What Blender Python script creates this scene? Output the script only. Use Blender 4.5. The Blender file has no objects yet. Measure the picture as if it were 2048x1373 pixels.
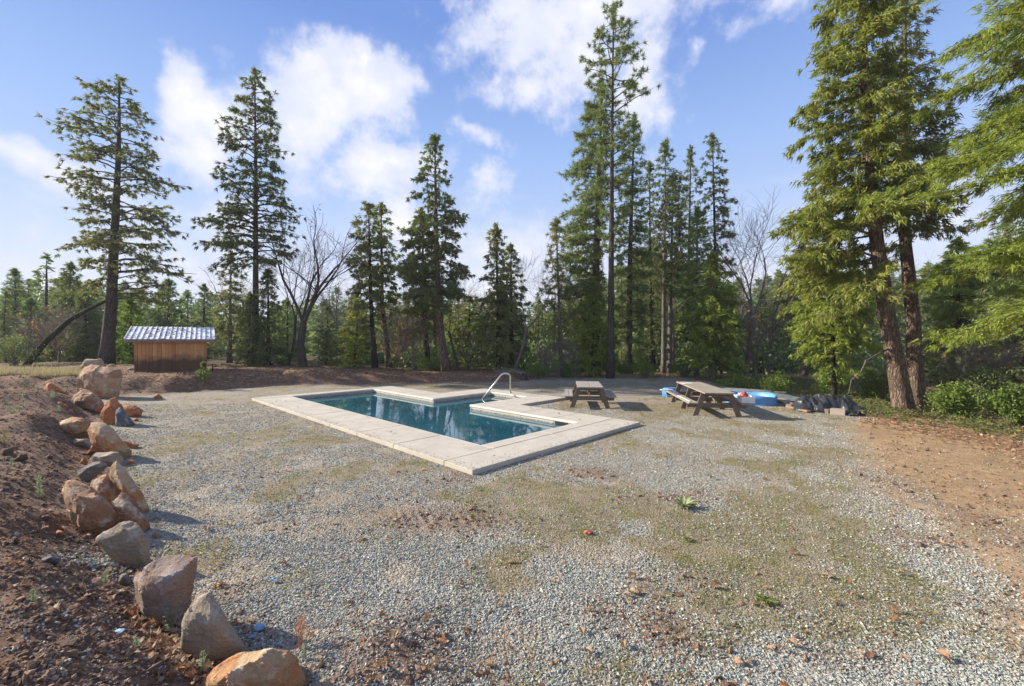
import bpy, bmesh, math, random
import numpy as np
from mathutils import Vector, Matrix, noise as mnoise

random.seed(7)
SC = bpy.context.scene
COL = SC.collection
PI = math.pi
R = math.radians

# ------------------------------------------------------------------ camera
F, HZ, HC, CX = 850.0, 681.0, 2.1, 1024.0          # focal length and horizon row of the 2048 px photograph
cam = bpy.data.cameras.new('camera')
cam.sensor_width = 36.0
cam.lens = F / 2048 * 36
cam.shift_y = -(686.5 - HZ) / 2048
cam.clip_start, cam.clip_end = 0.05, 3000
cam_o = bpy.data.objects.new('camera', cam)
cam_o.location = (0, 0, HC)
cam_o.rotation_euler = (R(90), 0, 0)
COL.objects.link(cam_o)
SC.camera = cam_o

SC.view_settings.view_transform = 'Standard'
SC.view_settings.look = 'None'
SC.view_settings.gamma = 1
SC.view_settings.use_curve_mapping = False
SC.view_settings.exposure = 1.06
SC.cycles.max_bounces = 6
SC.cycles.transparent_max_bounces = 6

# ------------------------------------------------------------------ node helper
class NT:
    def __init__(s, tree):
        s.t = tree; s.n = tree.nodes; s.l = tree.links
    def node(s, typ, **kw):
        x = s.n.new(typ)
        for k, v in kw.items():
            if k.startswith('_'):
                setattr(x, k[1:], v)
        return x
    def put(s, sock, v):
        if isinstance(v, bpy.types.NodeSocket):
            s.l.new(v, sock)
        elif v is not None:
            if hasattr(sock.default_value, '__len__') and not isinstance(v, (int, float)):
                v = tuple(v)
                if len(sock.default_value) == 4 and len(v) == 3: v = v + (1,)
            sock.default_value = v
    def m(s, op, a, b=None, c=None, clamp=False):
        x = s.n.new('ShaderNodeMath'); x.operation = op; x.use_clamp = clamp
        s.put(x.inputs[0], a)
        if b is not None: s.put(x.inputs[1], b)
        if c is not None: s.put(x.inputs[2], c)
        return x.outputs[0]
    def vm(s, op, a, b=None):
        x = s.n.new('ShaderNodeVectorMath'); x.operation = op
        s.put(x.inputs[0], a)
        if b is not None: s.put(x.inputs[1], b)
        return x.outputs[0]
    def rng(s, v, a, b, c=0.0, d=1.0, smooth=False):
        x = s.n.new('ShaderNodeMapRange'); x.clamp = True
        if smooth: x.interpolation_type = 'SMOOTHSTEP'
        for i, q in enumerate((v, a, b, c, d)): s.put(x.inputs[i], q)
        return x.outputs[0]
    def mix(s, f, a, b, mode='MIX'):
        x = s.n.new('ShaderNodeMix'); x.data_type = 'RGBA'; x.blend_type = mode; x.clamp_factor = True
        s.put(x.inputs[0], f); s.put(x.inputs[6], a); s.put(x.inputs[7], b)
        return x.outputs[2]
    def noise(s, vec, scale, detail=4, rough=.55, dist=0, color=False):
        x = s.n.new('ShaderNodeTexNoise')
        s.put(x.inputs['Vector'], vec)
        x.inputs['Scale'].default_value = scale; x.inputs['Detail'].default_value = detail
        x.inputs['Roughness'].default_value = rough; x.inputs['Distortion'].default_value = dist
        return x.outputs['Color' if color else 'Fac']
    def vor(s, vec, scale, feature='F1', out='Color', rand=1.0):
        x = s.n.new('ShaderNodeTexVoronoi'); x.feature = feature
        s.put(x.inputs['Vector'], vec); x.inputs['Scale'].default_value = scale
        x.inputs['Randomness'].default_value = rand
        return x.outputs[out]
    def ramp(s, f, stops):
        x = s.n.new('ShaderNodeValToRGB'); s.put(x.inputs[0], f)
        e = x.color_ramp.elements
        while len(e) < len(stops): e.new(.5)
        for i, (p, c) in enumerate(stops):
            e[i].position = p; e[i].color = tuple(c) + (1,)
        return x.outputs[0]
    def mapping(s, vec, scale=(1,1,1), rot=(0,0,0)):
        x = s.n.new('ShaderNodeMapping'); s.put(x.inputs[0], vec)
        x.inputs['Scale'].default_value = scale; x.inputs['Rotation'].default_value = rot
        return x.outputs[0]
    def bump(s, h, strength, dist, normal=None):
        x = s.n.new('ShaderNodeBump'); s.put(x.inputs['Height'], h)
        x.inputs['Strength'].default_value = strength; x.inputs['Distance'].default_value = dist
        if normal is not None: s.put(x.inputs['Normal'], normal)
        return x.outputs[0]

def material(name):
    m = bpy.data.materials.new(name); m.use_nodes = True
    m.node_tree.nodes.clear()
    t = NT(m.node_tree)
    out = t.node('ShaderNodeOutputMaterial')
    return m, t, out
def princ(t, out, color, rough=.85, normal=None, spec=.3, metal=0.0, **kw):
    b = t.node('ShaderNodeBsdfPrincipled')
    t.put(b.inputs['Base Color'], color); t.put(b.inputs['Roughness'], rough)
    t.put(b.inputs['Specular IOR Level'], spec); t.put(b.inputs['Metallic'], metal)
    if normal is not None: t.put(b.inputs['Normal'], normal)
    for k, v in kw.items(): t.put(b.inputs[k.replace('_', ' ')], v)
    t.l.new(b.outputs[0], out.inputs['Surface'])
    return b
def objco(t): return t.node('ShaderNodeTexCoord').outputs['Object']
def worldpos(t): return t.node('ShaderNodeNewGeometry').outputs['Position']

# ------------------------------------------------------------------ sky
SUN_AZ, SUN_EL = R(-76), R(25)                     # measured from +Y towards +X: the sun stands to the left
wd = bpy.data.worlds.new('World'); SC.world = wd; wd.use_nodes = True
wt = NT(wd.node_tree); wd.node_tree.nodes.clear()
wo = wt.node('ShaderNodeOutputWorld'); bg = wt.node('ShaderNodeBackground')
sky = wt.node('ShaderNodeTexSky'); sky.sky_type = 'NISHITA'; sky.sun_disc = False
sky.sun_elevation = SUN_EL; sky.sun_rotation = SUN_AZ
sky.altitude = 800; sky.air_density = 1.0; sky.dust_density = 0.6; sky.ozone_density = 1.6
dirv = wt.node('ShaderNodeTexCoord').outputs['Generated']
sep = wt.node('ShaderNodeSeparateXYZ'); wt.put(sep.inputs[0], dirv)
az = wt.m('ARCTAN2', sep.outputs[0], sep.outputs[1])
el = wt.m('ARCSINE', wt.m('MINIMUM', wt.m('MAXIMUM', sep.outputs[2], -1), 1))
def azel(px, py):
    a = math.atan((px - CX) / F); return a, math.atan((HZ - py) / F * math.cos(a))
CLOUDS = [  # px, py, half width, half height, tilt, weight
 (395,222,58,50,0,1.05),(395,300,58,66,0,.7),(470,240,60,60,0,.45),(560,235,90,62,0,.8),(650,190,100,68,0,1.0),(745,165,90,62,0,1.0),(733,103,26,32,0,1.0),
 (805,140,34,34,0,.8),(640,240,140,40,0,.75),(765,325,115,42,0,1.0),(590,310,100,60,0,.5),(690,345,120,40,0,.6),(790,432,42,44,0,1.1),(830,480,60,55,0,.8),
 (60,312,95,36,-.25,1.0),(150,352,95,36,-.3,.85),(10,290,60,26,0,.8),(200,420,120,50,-.3,.3),
 (1080,40,150,80,0,.75),(1190,10,240,58,0,.8),(1285,160,52,72,0,.62),(1060,178,120,26,.1,.6),(1160,110,90,72,0,.75),(1395,95,16,20,.4,.6),(1540,12,90,30,0,.55),
 (975,362,52,28,0,.62),(930,268,70,14,-.3,.45),(1300,90,70,60,0,.5),
 (470,470,170,70,0,.6),(500,560,260,70,0,.6),(1000,500,240,70,0,.55),(1010,590,250,60,0,.6),(900,430,120,30,0,.3),(1900,430,110,60,0,.5),(80,600,220,60,0,.6),(1540,560,200,60,0,.55),(1330,240,40,60,0,.3),
]
warp = wt.noise(dirv, 4.5, 5, .6, color=True)
wsep = wt.node('ShaderNodeSeparateXYZ'); wt.put(wsep.inputs[0], warp)
azw = wt.m('ADD', az, wt.m('MULTIPLY', wt.m('SUBTRACT', wsep.outputs[0], .5), .16))
elw = wt.m('ADD', el, wt.m('MULTIPLY', wt.m('SUBTRACT', wsep.outputs[1], .5), .13))
field = None
for (px, py, hw, hh, tilt, w) in CLOUDS:
    a0, e0 = azel(px, py); k = math.cos(a0)
    sx = hw / F * k * k * 1.16; sy = hh / F * k * 1.16
    dx = wt.m('SUBTRACT', azw, a0); dy = wt.m('SUBTRACT', elw, e0)
    if tilt:
        c, s = math.cos(tilt), math.sin(tilt)
        dx2 = wt.m('ADD', wt.m('MULTIPLY', dx, c), wt.m('MULTIPLY', dy, s))
        dy2 = wt.m('SUBTRACT', wt.m('MULTIPLY', dy, c), wt.m('MULTIPLY', dx, s))
        dx, dy = dx2, dy2
    qx = wt.m('MULTIPLY', dx, 1 / sx); qy = wt.m('MULTIPLY', dy, 1 / sy)
    d = wt.m('SQRT', wt.m('ADD', wt.m('MULTIPLY', qx, qx), wt.m('MULTIPLY', qy, qy)))
    b = wt.m('MULTIPLY', wt.m('SUBTRACT', 1.35, d), w)
    field = b if field is None else wt.m('SMOOTH_MAX', field, b, .25)
# outside the frame the sky carries the same kind of scattered cloud
out_fld = wt.m('MULTIPLY', wt.m('SUBTRACT', wt.noise(wt.mapping(dirv, (1,1,2)), 2.6, 3, .5), .5), 6.0)
in_view = wt.m('MULTIPLY', wt.rng(wt.m('ABSOLUTE', az), .9, 1.15, 1, 0, True), wt.rng(el, .70, .9, 1, 0, True))
out_fld = wt.m('SUBTRACT', out_fld, wt.m('MULTIPLY', in_view, 5))
field = wt.m('MAXIMUM', field, out_fld)
fine = wt.m('SUBTRACT', wt.noise(dirv, 16, 7, .62), .5)
med = wt.m('SUBTRACT', wt.noise(dirv, 5, 4, .55), .5)
dens = wt.m('ADD', wt.m('ADD', field, wt.m('MULTIPLY', fine, 1.7)), wt.m('MULTIPLY', med, .9))
mask = wt.rng(dens, .08, .80, 0, 1, True)
streak = wt.noise(wt.mapping(dirv, (2.2, 2.2, 16)), 1.6, 5, .6)
thin = wt.m('MULTIPLY', wt.rng(streak, .42, .75, 0, .75, True), wt.rng(el, .02, .42, 1, 0, True))
thin = wt.m('MAXIMUM', thin, wt.rng(el, -.02, .34, .62, 0.0, True))
mask = wt.m('SUBTRACT', 1.0, wt.m('MULTIPLY', wt.m('SUBTRACT', 1.0, mask), wt.m('SUBTRACT', 1.0, thin)))
mask = wt.m('MULTIPLY', mask, .95)
shade = wt.rng(wt.m('ADD', dens, wt.m('MULTIPLY', wt.m('SUBTRACT', wt.noise(wt.vm('ADD', dirv, (-.05, 0, .05)), 9, 5, .6), .5), 1.5)), .5, 1.7, 0, 1, True)
ccol = wt.mix(shade, (3.9, 4.1, 4.9), (5.3, 5.2, 5.4))
gam = wt.node('ShaderNodeGamma'); wt.put(gam.inputs[0], sky.outputs[0]); gam.inputs[1].default_value = .62
skyc = wt.mix(1.0, gam.outputs[0], (.8, 1.1, 1.6), 'MULTIPLY')
grad = wt.ramp(wt.m('MULTIPLY', el, 1 / 1.5708), [(0, (.52, .57, .64)), (.10, (.42, .50, .66)), (.26, (.24, .36, .62)), (.40, (.12, .215, .50)), (1, (.075, .16, .42))])
skyc = wt.mix(.88, skyc, wt.mix(1.0, grad, (7.2, 7.3, 7.5), 'MULTIPLY'))
# clouds in the photograph keep the sky's brightness towards the sun
final = wt.mix(mask, skyc, ccol)
wt.l.new(final, bg.inputs[0]); bg.inputs[1].default_value = 0.10
wt.l.new(bg.outputs[0], wo.inputs[0])

# ------------------------------------------------------------------ sun
sun = bpy.data.lights.new('sun', 'SUN'); sun.energy = 5.0; sun.angle = R(.55); sun.color = (1.0, .915, .77)
sun_o = bpy.data.objects.new('sun', sun); COL.objects.link(sun_o)
sd = Vector((math.sin(SUN_AZ) * math.cos(SUN_EL), math.cos(SUN_AZ) * math.cos(SUN_EL), math.sin(SUN_EL)))
sun_o.rotation_euler = sd.to_track_quat('Z', 'Y').to_euler(); sun_o.location = sd * 60

# ------------------------------------------------------------------ object helpers
def tag(o, label=None, cat=None, group=None, kind=None):
    if label: o['label'] = label
    if cat: o['category'] = cat
    if group: o['group'] = group
    if kind: o['kind'] = kind
    return o
def empty(name, loc, label, cat, group=None, rz=0.0):
    o = bpy.data.objects.new(name, None); COL.objects.link(o)
    o.location = loc; o.rotation_euler.z = rz; o.empty_display_size = .2
    return tag(o, label, cat, group)
def link(name, me, mat=None, parent=None, loc=None):
    if mat is not None and not me.materials: me.materials.append(mat)
    o = bpy.data.objects.new(name, me); COL.objects.link(o)
    if parent is not None: o.parent = parent
    if loc is not None: o.location = loc
    return o
def mesh_np(name, V, faces, smooth=False):
    """V (n,3); faces: list of int arrays (m,k)"""
    me = bpy.data.meshes.new(name)
    V = np.asarray(V, np.float32)
    faces = [f for f in faces if len(f)]
    me.vertices.add(len(V)); me.vertices.foreach_set('co', V.ravel())
    nl = sum(f.size for f in faces); nf = sum(len(f) for f in faces)
    me.loops.add(nl); me.polygons.add(nf)
    me.loops.foreach_set('vertex_index', np.concatenate([f.ravel() for f in faces]).astype(np.int32))
    tot = np.concatenate([np.full(len(f), f.shape[1]) for f in faces]).astype(np.int32)
    st = np.concatenate([[0], np.cumsum(tot)[:-1]]).astype(np.int32)
    me.polygons.foreach_set('loop_start', st)
    me.polygons.foreach_set('loop_total', tot)
    me.polygons.foreach_set('use_smooth', np.full(nf, smooth))
    me.update(calc_edges=True)
    return me
class MB:
    def __init__(s): s.v = []; s.f = []; s.n = 0
    def add(s, V, *faces):
        V = np.asarray(V, float)
        s.v.append(V)
        for f in faces:
            if len(f): s.f.append(np.asarray(f, np.int64) + s.n)
        s.n += len(V)
    def mesh(s, name, smooth=False):
        return mesh_np(name, np.concatenate(s.v), s.f, smooth)
def frames(path):
    P = np.asarray(path, float)
    T = np.gradient(P, axis=0); T /= np.linalg.norm(T, axis=1)[:, None] + 1e-9
    ref = np.array([1., 0, 0]) if abs(T[0][0]) < .8 else np.array([0, 1., 0])
    A = np.cross(T, ref); A /= np.linalg.norm(A, axis=1)[:, None] + 1e-9
    B = np.cross(T, A)
    return P, A, B
def tube(mb, path, rad, sides=6, cap=True, rfun=None):
    P, A, B = frames(path); n = len(P); rad = np.broadcast_to(np.asarray(rad, float), (n,))
    th = np.arange(sides) * 2 * PI / sides
    rr = rad[:, None] * np.ones(sides)
    if rfun is not None: rr = rr * rfun(n, sides)
    V = P[:, None] + (A[:, None] * np.cos(th)[None, :, None] + B[:, None] * np.sin(th)[None, :, None]) * rr[..., None]
    V = V.reshape(-1, 3)
    i = np.arange(n - 1)[:, None] * sides; j = np.arange(sides)[None]; k = (j + 1) % sides
    Fq = np.stack([i + j, i + k, i + sides + k, i + sides + j], -1).reshape(-1, 4)
    fs = [Fq]
    if cap: fs += [np.arange(sides)[None, ::-1], (np.arange(sides) + (n - 1) * sides)[None]]
    mb.add(V, *fs)
BOXF = np.array([[0,1,3,2],[4,6,7,5],[0,4,5,1],[2,3,7,6],[0,2,6,4],[1,5,7,3]])
def box(mb, c, size, rz=0.0, rot=None):
    s = np.array(size, float) / 2
    V = np.array([[x, y, z] for x in (-1, 1) for y in (-1, 1) for z in (-1, 1)]) * s
    if rot is not None: V = V @ np.array(rot.to_3x3()).T
    if rz:
        c_, s_ = math.cos(rz), math.sin(rz); V = V @ np.array([[c_, s_, 0], [-s_, c_, 0], [0, 0, 1]])
    mb.add(V + np.array(c, float), BOXF)
def bevel_box(name, size, bev=.006, seg=2, jit=0.0, rng=None):
    bm = bmesh.new(); bmesh.ops.create_cube(bm, size=1)
    for v in bm.verts:
        v.co = Vector((v.co.x * size[0], v.co.y * size[1], v.co.z * size[2]))
        if jit: v.co += Vector([(random.random() - .5) * jit for _ in range(3)])
    bmesh.ops.bevel(bm, geom=bm.edges[:], offset=bev, segments=seg, affect='EDGES', profile=.6)
    me = bpy.data.meshes.new(name); bm.to_mesh(me); bm.free()
    return me

# ------------------------------------------------------------------ numpy noise
def _h(ix, iy, s):
    n = (ix * 374761393 + iy * 668265263 + s * 1442695041) & 0xFFFFFFFF
    n = ((n ^ (n >> 13)) * 1274126177) & 0xFFFFFFFF
    return ((n ^ (n >> 16)) & 0xFFFF) / 65535.0
def vnoise(x, y, s=0):
    x = np.asarray(x, float); y = np.asarray(y, float)
    ix = np.floor(x).astype(np.int64); iy = np.floor(y).astype(np.int64)
    fx = x - ix; fy = y - iy
    fx = fx * fx * (3 - 2 * fx); fy = fy * fy * (3 - 2 * fy)
    a = _h(ix, iy, s); b = _h(ix + 1, iy, s); c = _h(ix, iy + 1, s); d = _h(ix + 1, iy + 1, s)
    return (a * (1 - fx) + b * fx) * (1 - fy) + (c * (1 - fx) + d * fx) * fy
def fbm(x, y, s=0, o=4):
    r = 0; a = .5; t = 0
    for i in range(o):
        r = r + a * vnoise(x * 2 ** i + 17.3 * i, y * 2 ** i - 9.1 * i, s + i); t += a; a *= .55
    return r / t
def sst(a, b, x):
    t = np.clip((x - a) / (b - a), 0, 1); return t * t * (3 - 2 * t)

# ------------------------------------------------------------------ lay of the land
POOL_O = np.array([-.614, 6.604]); PA = R(45.8)
E1 = np.array([-math.sin(PA), math.cos(PA)]); E2 = np.array([math.cos(PA), math.sin(PA)])
def PW(u, v): return POOL_O + E1 * u + E2 * v
def uv(x, y):
    dx = x - POOL_O[0]; dy = y - POOL_O[1]
    return dx * E1[0] + dy * E1[1], dx * E2[0] + dy * E2[1]
def in_outer(x, y, m=0.0):
    u, v = uv(x, y)
    return ((u > m) & (u < 11.88 - m) & (v > m) & (v < 5.45 - m)) | ((u > 4.07 + m) & (u < 8.25 - m) & (v > 3) & (v < 7.8 - m))
LINE_D = np.array([0, 2.0, 2.58, 3.03, 3.73, 4.7, 6.6, 9, 12, 15, 18, 24, 60])
LINE_X = np.array([-.6, -1.0, -1.5, -2.35, -3.3, -4.6, -6.3, -8.9, -11.8, -15.2, -18, -26, -70])
def s_left(x, y): return -(x - np.interp(y, LINE_D, LINE_X)) * .75
BF_X = np.array([-60, -20, -16, -14, -11.7, -9.5, -6, 0, 1.2])
BF_D = np.array([14, 15.2, 15.8, 16.3, 18.6, 20.0, 20.6, 21.4, 22.5])
BT_Z = np.array([.66, .66, .64, .62, .56, .5, .34, .28, 0])
def mounds(x, y):
    z = 0
    for (mx, my, a, r) in ((-9.3, 8.3, .34, .8), (-13.2, 11.2, .4, 1.4), (-5.3, 4.4, .13, .5), (-.9, 2.95, .07, .38), (-3.6, 3.3, .10, .35), (-9.6, 21.0, .18, 1.1), (-8.6, 6.6, .22, .5)):
        z = z + a * np.exp(-((x - mx) ** 2 + (y - my) ** 2) / (r * r))
    return z
def height(x, y, rough=True):
    x = np.asarray(x, float); y = np.asarray(y, float)
    s = s_left(x, y)
    z = .30 * sst(-.1, 1.0, s) + .10 * np.clip(s - .4, 0, 4)
    z = z * sst(-3, 1.0, y) * (1 - sst(14.5, 17, y))
    bf = np.interp(x, BF_X, BF_D); bt = np.interp(x, BF_X, BT_Z) * (x < 1.2)
    w = 1.5 + .4 * vnoise(x * .7, y * .1, 3)
    z = np.maximum(z, bt * sst(bf, bf + w, y + .5 * (vnoise(x * 1.3, y * .7, 5) - .5)))
    z = z + mounds(x, y)
    far = np.clip(y - 27, 0, None)
    z = z - .025 * np.clip(far, 0, 40) - .02 * np.clip(np.abs(x) - 30, 0, 60) * (y > 0)
    z = z - .06 * sst(9, 16, x) * (y < 40)
    if rough:
        dirt = np.clip(sst(-.4, .5, s) * (y < 20) + (y > bf) * (x < 2), 0, 1)
        amp = .018 + .12 * dirt
        z = z + amp * (fbm(x * 1.7, y * 1.7, 11, 5) - .5) * (1 - in_outer(x, y, -.5) * .8)
        z = z + .035 * dirt * (fbm(x * 9, y * 9, 31, 3) - .5)
        # tyre tread marks in the soft patch in front of the pool
        tx, ty = x + .62, y - 5.0
        k = np.exp(-(ty + .10 * tx) ** 2 / .03) * sst(-1.0, -.7, tx) * (1 - sst(.7, 1.0, tx))
        z = z + .012 * k * np.sin(tx * 55 + ty * 25)
    return z
def G(px, py):
    """where the line of sight through a pixel meets the ground"""
    dx = (px - CX) / F; dz = (HZ - py) / F
    t = np.linspace(1.5, 80, 4000)
    d = HC + dz * t - height(dx * t, t, False)
    i = np.argmax(d < 0)
    if d[i] >= 0: i = len(t) - 1
    D = t[i]; return np.array([dx * D, D, height(dx * D, D)])
def W(px, py, D): return np.array([(px - CX) / F * D, D, HC + (HZ - py) / F * D])

def masks(x, y):
    s = s_left(x, y) + .7 * (fbm(x * 1.1, y * 1.1, 41, 4) - .5)
    bf = np.interp(x, BF_X, BF_D)
    soil = sst(-.45, .05, s) * (y < 22)
    soil = np.maximum(soil, sst(-.5, .3, y - bf + .9 * (fbm(x * .8, y * .8, 43) - .5)) * (x < 1.5))
    n1 = fbm(x * .9, y * .9, 51, 4)
    soil = np.maximum(soil, .9 * np.exp(-((x + .75) ** 2 / .35 + (y - 2.75) ** 2 / .22)) + 0)
    soil = np.maximum(soil, sst(.55, .8, n1 + .10 * np.exp(-((x - 1.0 - .35 * (y - 3)) ** 2 / .5 + (y - 3.3) ** 2 / 1.2)) - .04) * (y < 7) * .65)
    soil = np.maximum(soil, .60 * np.exp(-(((x + .75) / 1.1) ** 2 + ((y - 5.05) / .42) ** 2) ** 1.5))
    xb = np.interp(y, [0, 3.14, 6.4, 10.6, 13, 16, 40], [2.6, 3.7, 5.5, 8.3, 11.5, 15, 30])
    tan = sst(-.6, .7, x - xb + 1.4 * (fbm(x * .7, y * .7, 61, 4) - .5))
    ng = fbm(x * 1.25, y * 1.25, 71, 5)
    bias = .30 * np.exp(-((x - (.78 * y - .3)) / (.20 * y)) ** 2) * sst(3.0, 4.2, y) * (1 - sst(7.5, 9, y))
    bias = bias + .20 * np.exp(-(((x - 1.6) / 1.5) ** 2 + ((y - 5.0) / .7) ** 2)) + .15 * np.exp(-(((x + 4.2) / 1.6) ** 2 + ((y - 8.0) / 2.2) ** 2)) + .20 * np.exp(-((x - .5 * y + .1) / (.13 * y)) ** 2) * sst(2.4, 3, y) * (1 - sst(5, 6, y))
    bias = bias + .24 * np.exp(-(((x - 5.2) / 2.6) ** 2 + ((y - 13.6) / 2.0) ** 2))
    bias = bias + .17 * np.exp(-(((x - .6) / 1.4) ** 2 + ((y - 5.6) / .8) ** 2))
    bias = bias + .17 * np.exp(-(((x - 9) / 3.0) ** 2 + ((y - 9.6) / 1.2) ** 2))
    bias = bias + .16 * ((y > 18.2) & (y < 20.5))
    grass = .9 * sst(.46, .74, ng + bias - .03 + .18 * (fbm(x * 7, y * 7, 79, 3) - .5)) * (1 - soil) * (1 - .75 * tan)
    litter = sst(.2, 1.5, y - bf) * (x < 1.8) * sst(-22, -9, x) + 1.4 * np.exp(-((x - 9.9) / .8) ** 2) * (y < 17) * (y > 6)
    forest = sst(23.2, 25.0, y + .6 * (n1 - .5)) + sst(0, 1.5, x - 10.4) * (y > 5)
    return np.clip(soil, 0, 1), np.clip(tan, 0, 1) * (1 - soil), np.clip(grass, 0, 1), np.clip(litter + forest, 0, 1), np.clip(forest, 0, 1)

# ------------------------------------------------------------------ ground
def build_ground():
    rs = [.35]
    while rs[-1] < 450: rs.append(rs[-1] * (1.015 if rs[-1] < 40 else 1.04) + .002)
    rs = np.array(rs)
    a = np.concatenate([np.linspace(-66, 66, 440), np.linspace(66, 294, 60)[1:-1]]); a = R(1) * a
    na, nr = len(a), len(rs)
    X = np.outer(rs, np.sin(a)); Y = np.outer(rs, np.cos(a))
    Z = height(X, Y)
    far = sst(60, 140, rs)[:, None]
    Z = Z * (1 - far) + (-2.5) * far
    inner = in_outer(X, Y, .06); Z = np.where(inner, -.22, Z)
    V = np.stack([X, Y, Z], -1).reshape(-1, 3)
    i = np.arange(nr - 1)[:, None] * na; j = np.arange(na)[None]; k = (j + 1) % na
    Q = np.stack([i + j, i + na + j, i + na + k, i + k], -1).reshape(-1, 4)
    deep = in_outer(X, Y, .3).reshape(-1)
    Q = Q[~deep[Q].all(1)][:, ::-1]
    c = len(V); V = np.vstack([V, [[0, 0, float(height(0., .2))]]])
    T = np.stack([np.full(na, c), np.arange(na), (np.arange(na) + 1) % na], 1)[:, ::-1]
    me = mesh_np('ground', V, [Q, T], True)
    m = masks(V[:, 0], V[:, 1])
    ca = me.color_attributes.new('zones', 'FLOAT_COLOR', 'POINT')
    ca.data.foreach_set('color', np.stack([m[0], m[1], m[2], m[3]], 1).astype(np.float32).ravel())
    fa = me.attributes.new('forest', 'FLOAT', 'POINT'); fa.data.foreach_set('value', m[4].astype(np.float32))
    return me
mat_g, t, out = material('ground_mix')
pos = worldpos(t)
att = t.node('ShaderNodeAttribute'); att.attribute_name = 'zones'
sepc = t.node('ShaderNodeSeparateColor'); t.put(sepc.inputs[0], att.outputs['Color'])
soil, tanm, grs, lit = sepc.outputs[0], sepc.outputs[1], sepc.outputs[2], att.outputs['Alpha']
fatt = t.node('ShaderNodeAttribute'); fatt.attribute_name = 'forest'
wp = t.vm('ADD', pos, t.vm('MULTIPLY', t.noise(pos, 30, 2, color=True), (.012, .012, .012)))
c1 = t.vor(wp, 42); c2 = t.vor(wp, 95)
s1 = t.node('ShaderNodeSeparateColor'); t.put(s1.inputs[0], c1)
s2 = t.node('ShaderNodeSeparateColor'); t.put(s2.inputs[0], c2)
grav = t.ramp(s1.outputs[0], [(0, (.14, .13, .11)), (.35, (.29, .28, .24)), (.7, (.42, .41, .355)), (1, (.66, .62, .54))])
grav2 = t.ramp(s2.outputs[1], [(0, (.13, .11, .08)), (.5, (.31, .28, .225)), (1, (.54, .49, .40))])
big = t.noise(pos, 1.3, 5, .6); bign = t.noise(pos, 5.5, 5, .6)
grav = t.mix(t.rng(bign, .4, .62), grav, grav2)
grav = t.mix(t.rng(big, .34, .58, .12, .78), grav, t.mix(s2.outputs[2], (.19, .145, .095), (.37, .305, .215)))
sn = t.noise(pos, 9, 8, .68); sn2 = t.noise(pos, 60, 4, .6)
soilc = t.mix(t.rng(sn, .35, .65), (.085, .052, .034), (.27, .165, .105))
soilc = t.mix(t.rng(t.noise(pos, .9, 3), .5, .7, 0, .6), soilc, (.21, .095, .052))
soilc = t.mix(t.rng(sn2, .62, .72, 0, .7), soilc, (.27, .225, .185))
tanc = t.mix(t.rng(sn, .3, .7), (.27, .17, .085), (.45, .31, .18))
tanc = t.mix(t.rng(sn2, .6, .72, 0, .6), tanc, (.32, .28, .22))
tanc = t.mix(t.rng(t.noise(pos, 1.4, 6, .65), .42, .62, 0, .6), tanc, (.23, .15, .085))
gn = t.noise(pos, 3.1, 4, .6); gf = t.noise(t.mapping(pos, (1, .4, 1), (0, 0, .5)), 70, 4, .7)
gcol = t.mix(t.rng(gn, .48, .66), (.34, .285, .195), (.225, .215, .085))
gcol = t.mix(t.rng(gf, .35, .65), t.mix(.45, gcol, (.10, .07, .045)), gcol)
ln = t.vor(pos, 14); ls = t.node('ShaderNodeSeparateColor'); t.put(ls.inputs[0], ln)
litc = t.ramp(ls.outputs[0], [(0, (.07, .045, .03)), (.4, (.17, .095, .055)), (.75, (.32, .17, .085)), (1, (.45, .31, .19))])
col = t.mix(soil, grav, soilc); col = t.mix(tanm, col, tanc)
edge = t.m('ADD', grs, t.m('MULTIPLY', t.m('SUBTRACT', gf, .5), .5))
col = t.mix(t.rng(edge, .35, .62), col, gcol)
col = t.mix(t.m('MULTIPLY', t.rng(t.m('ADD', lit, t.m('MULTIPLY', t.m('SUBTRACT', ls.outputs[1], .5), 1.2)), .5, .7), .8), col, litc)
forc = t.mix(t.noise(pos, 2.2, 5, .6), (.045, .045, .018), (.10, .075, .035))
col = t.mix(t.m('MULTIPLY', fatt.outputs['Fac'], .7), col, forc)
hd = t.vor(wp, 42, out='Distance'); hd2 = t.vor(wp, 95, out='Distance')
hg = t.m('ADD', t.m('MULTIPLY', hd, -1.0), t.m('MULTIPLY', hd2, -.45))
hs = t.m('ADD', t.m('MULTIPLY', sn, 2.6), t.m('MULTIPLY', sn2, .9))
hh = t.m('ADD', t.m('MULTIPLY', hg, t.m('SUBTRACT', 1, t.m('MAXIMUM', soil, tanm))), t.m('MULTIPLY', hs, t.m('ADD', t.m('MULTIPLY', tanm, .35), soil)))
hh = t.m('ADD', hh, t.m('MULTIPLY', gf, t.m('MULTIPLY', grs, 1.2)))
princ(t, out, col, .93, t.bump(hh, .9, .02), .15)
ground = link('ground', build_ground(), mat_g); tag(ground, kind='structure', label='open yard of grey gravel, bare soil and moss')

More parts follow.
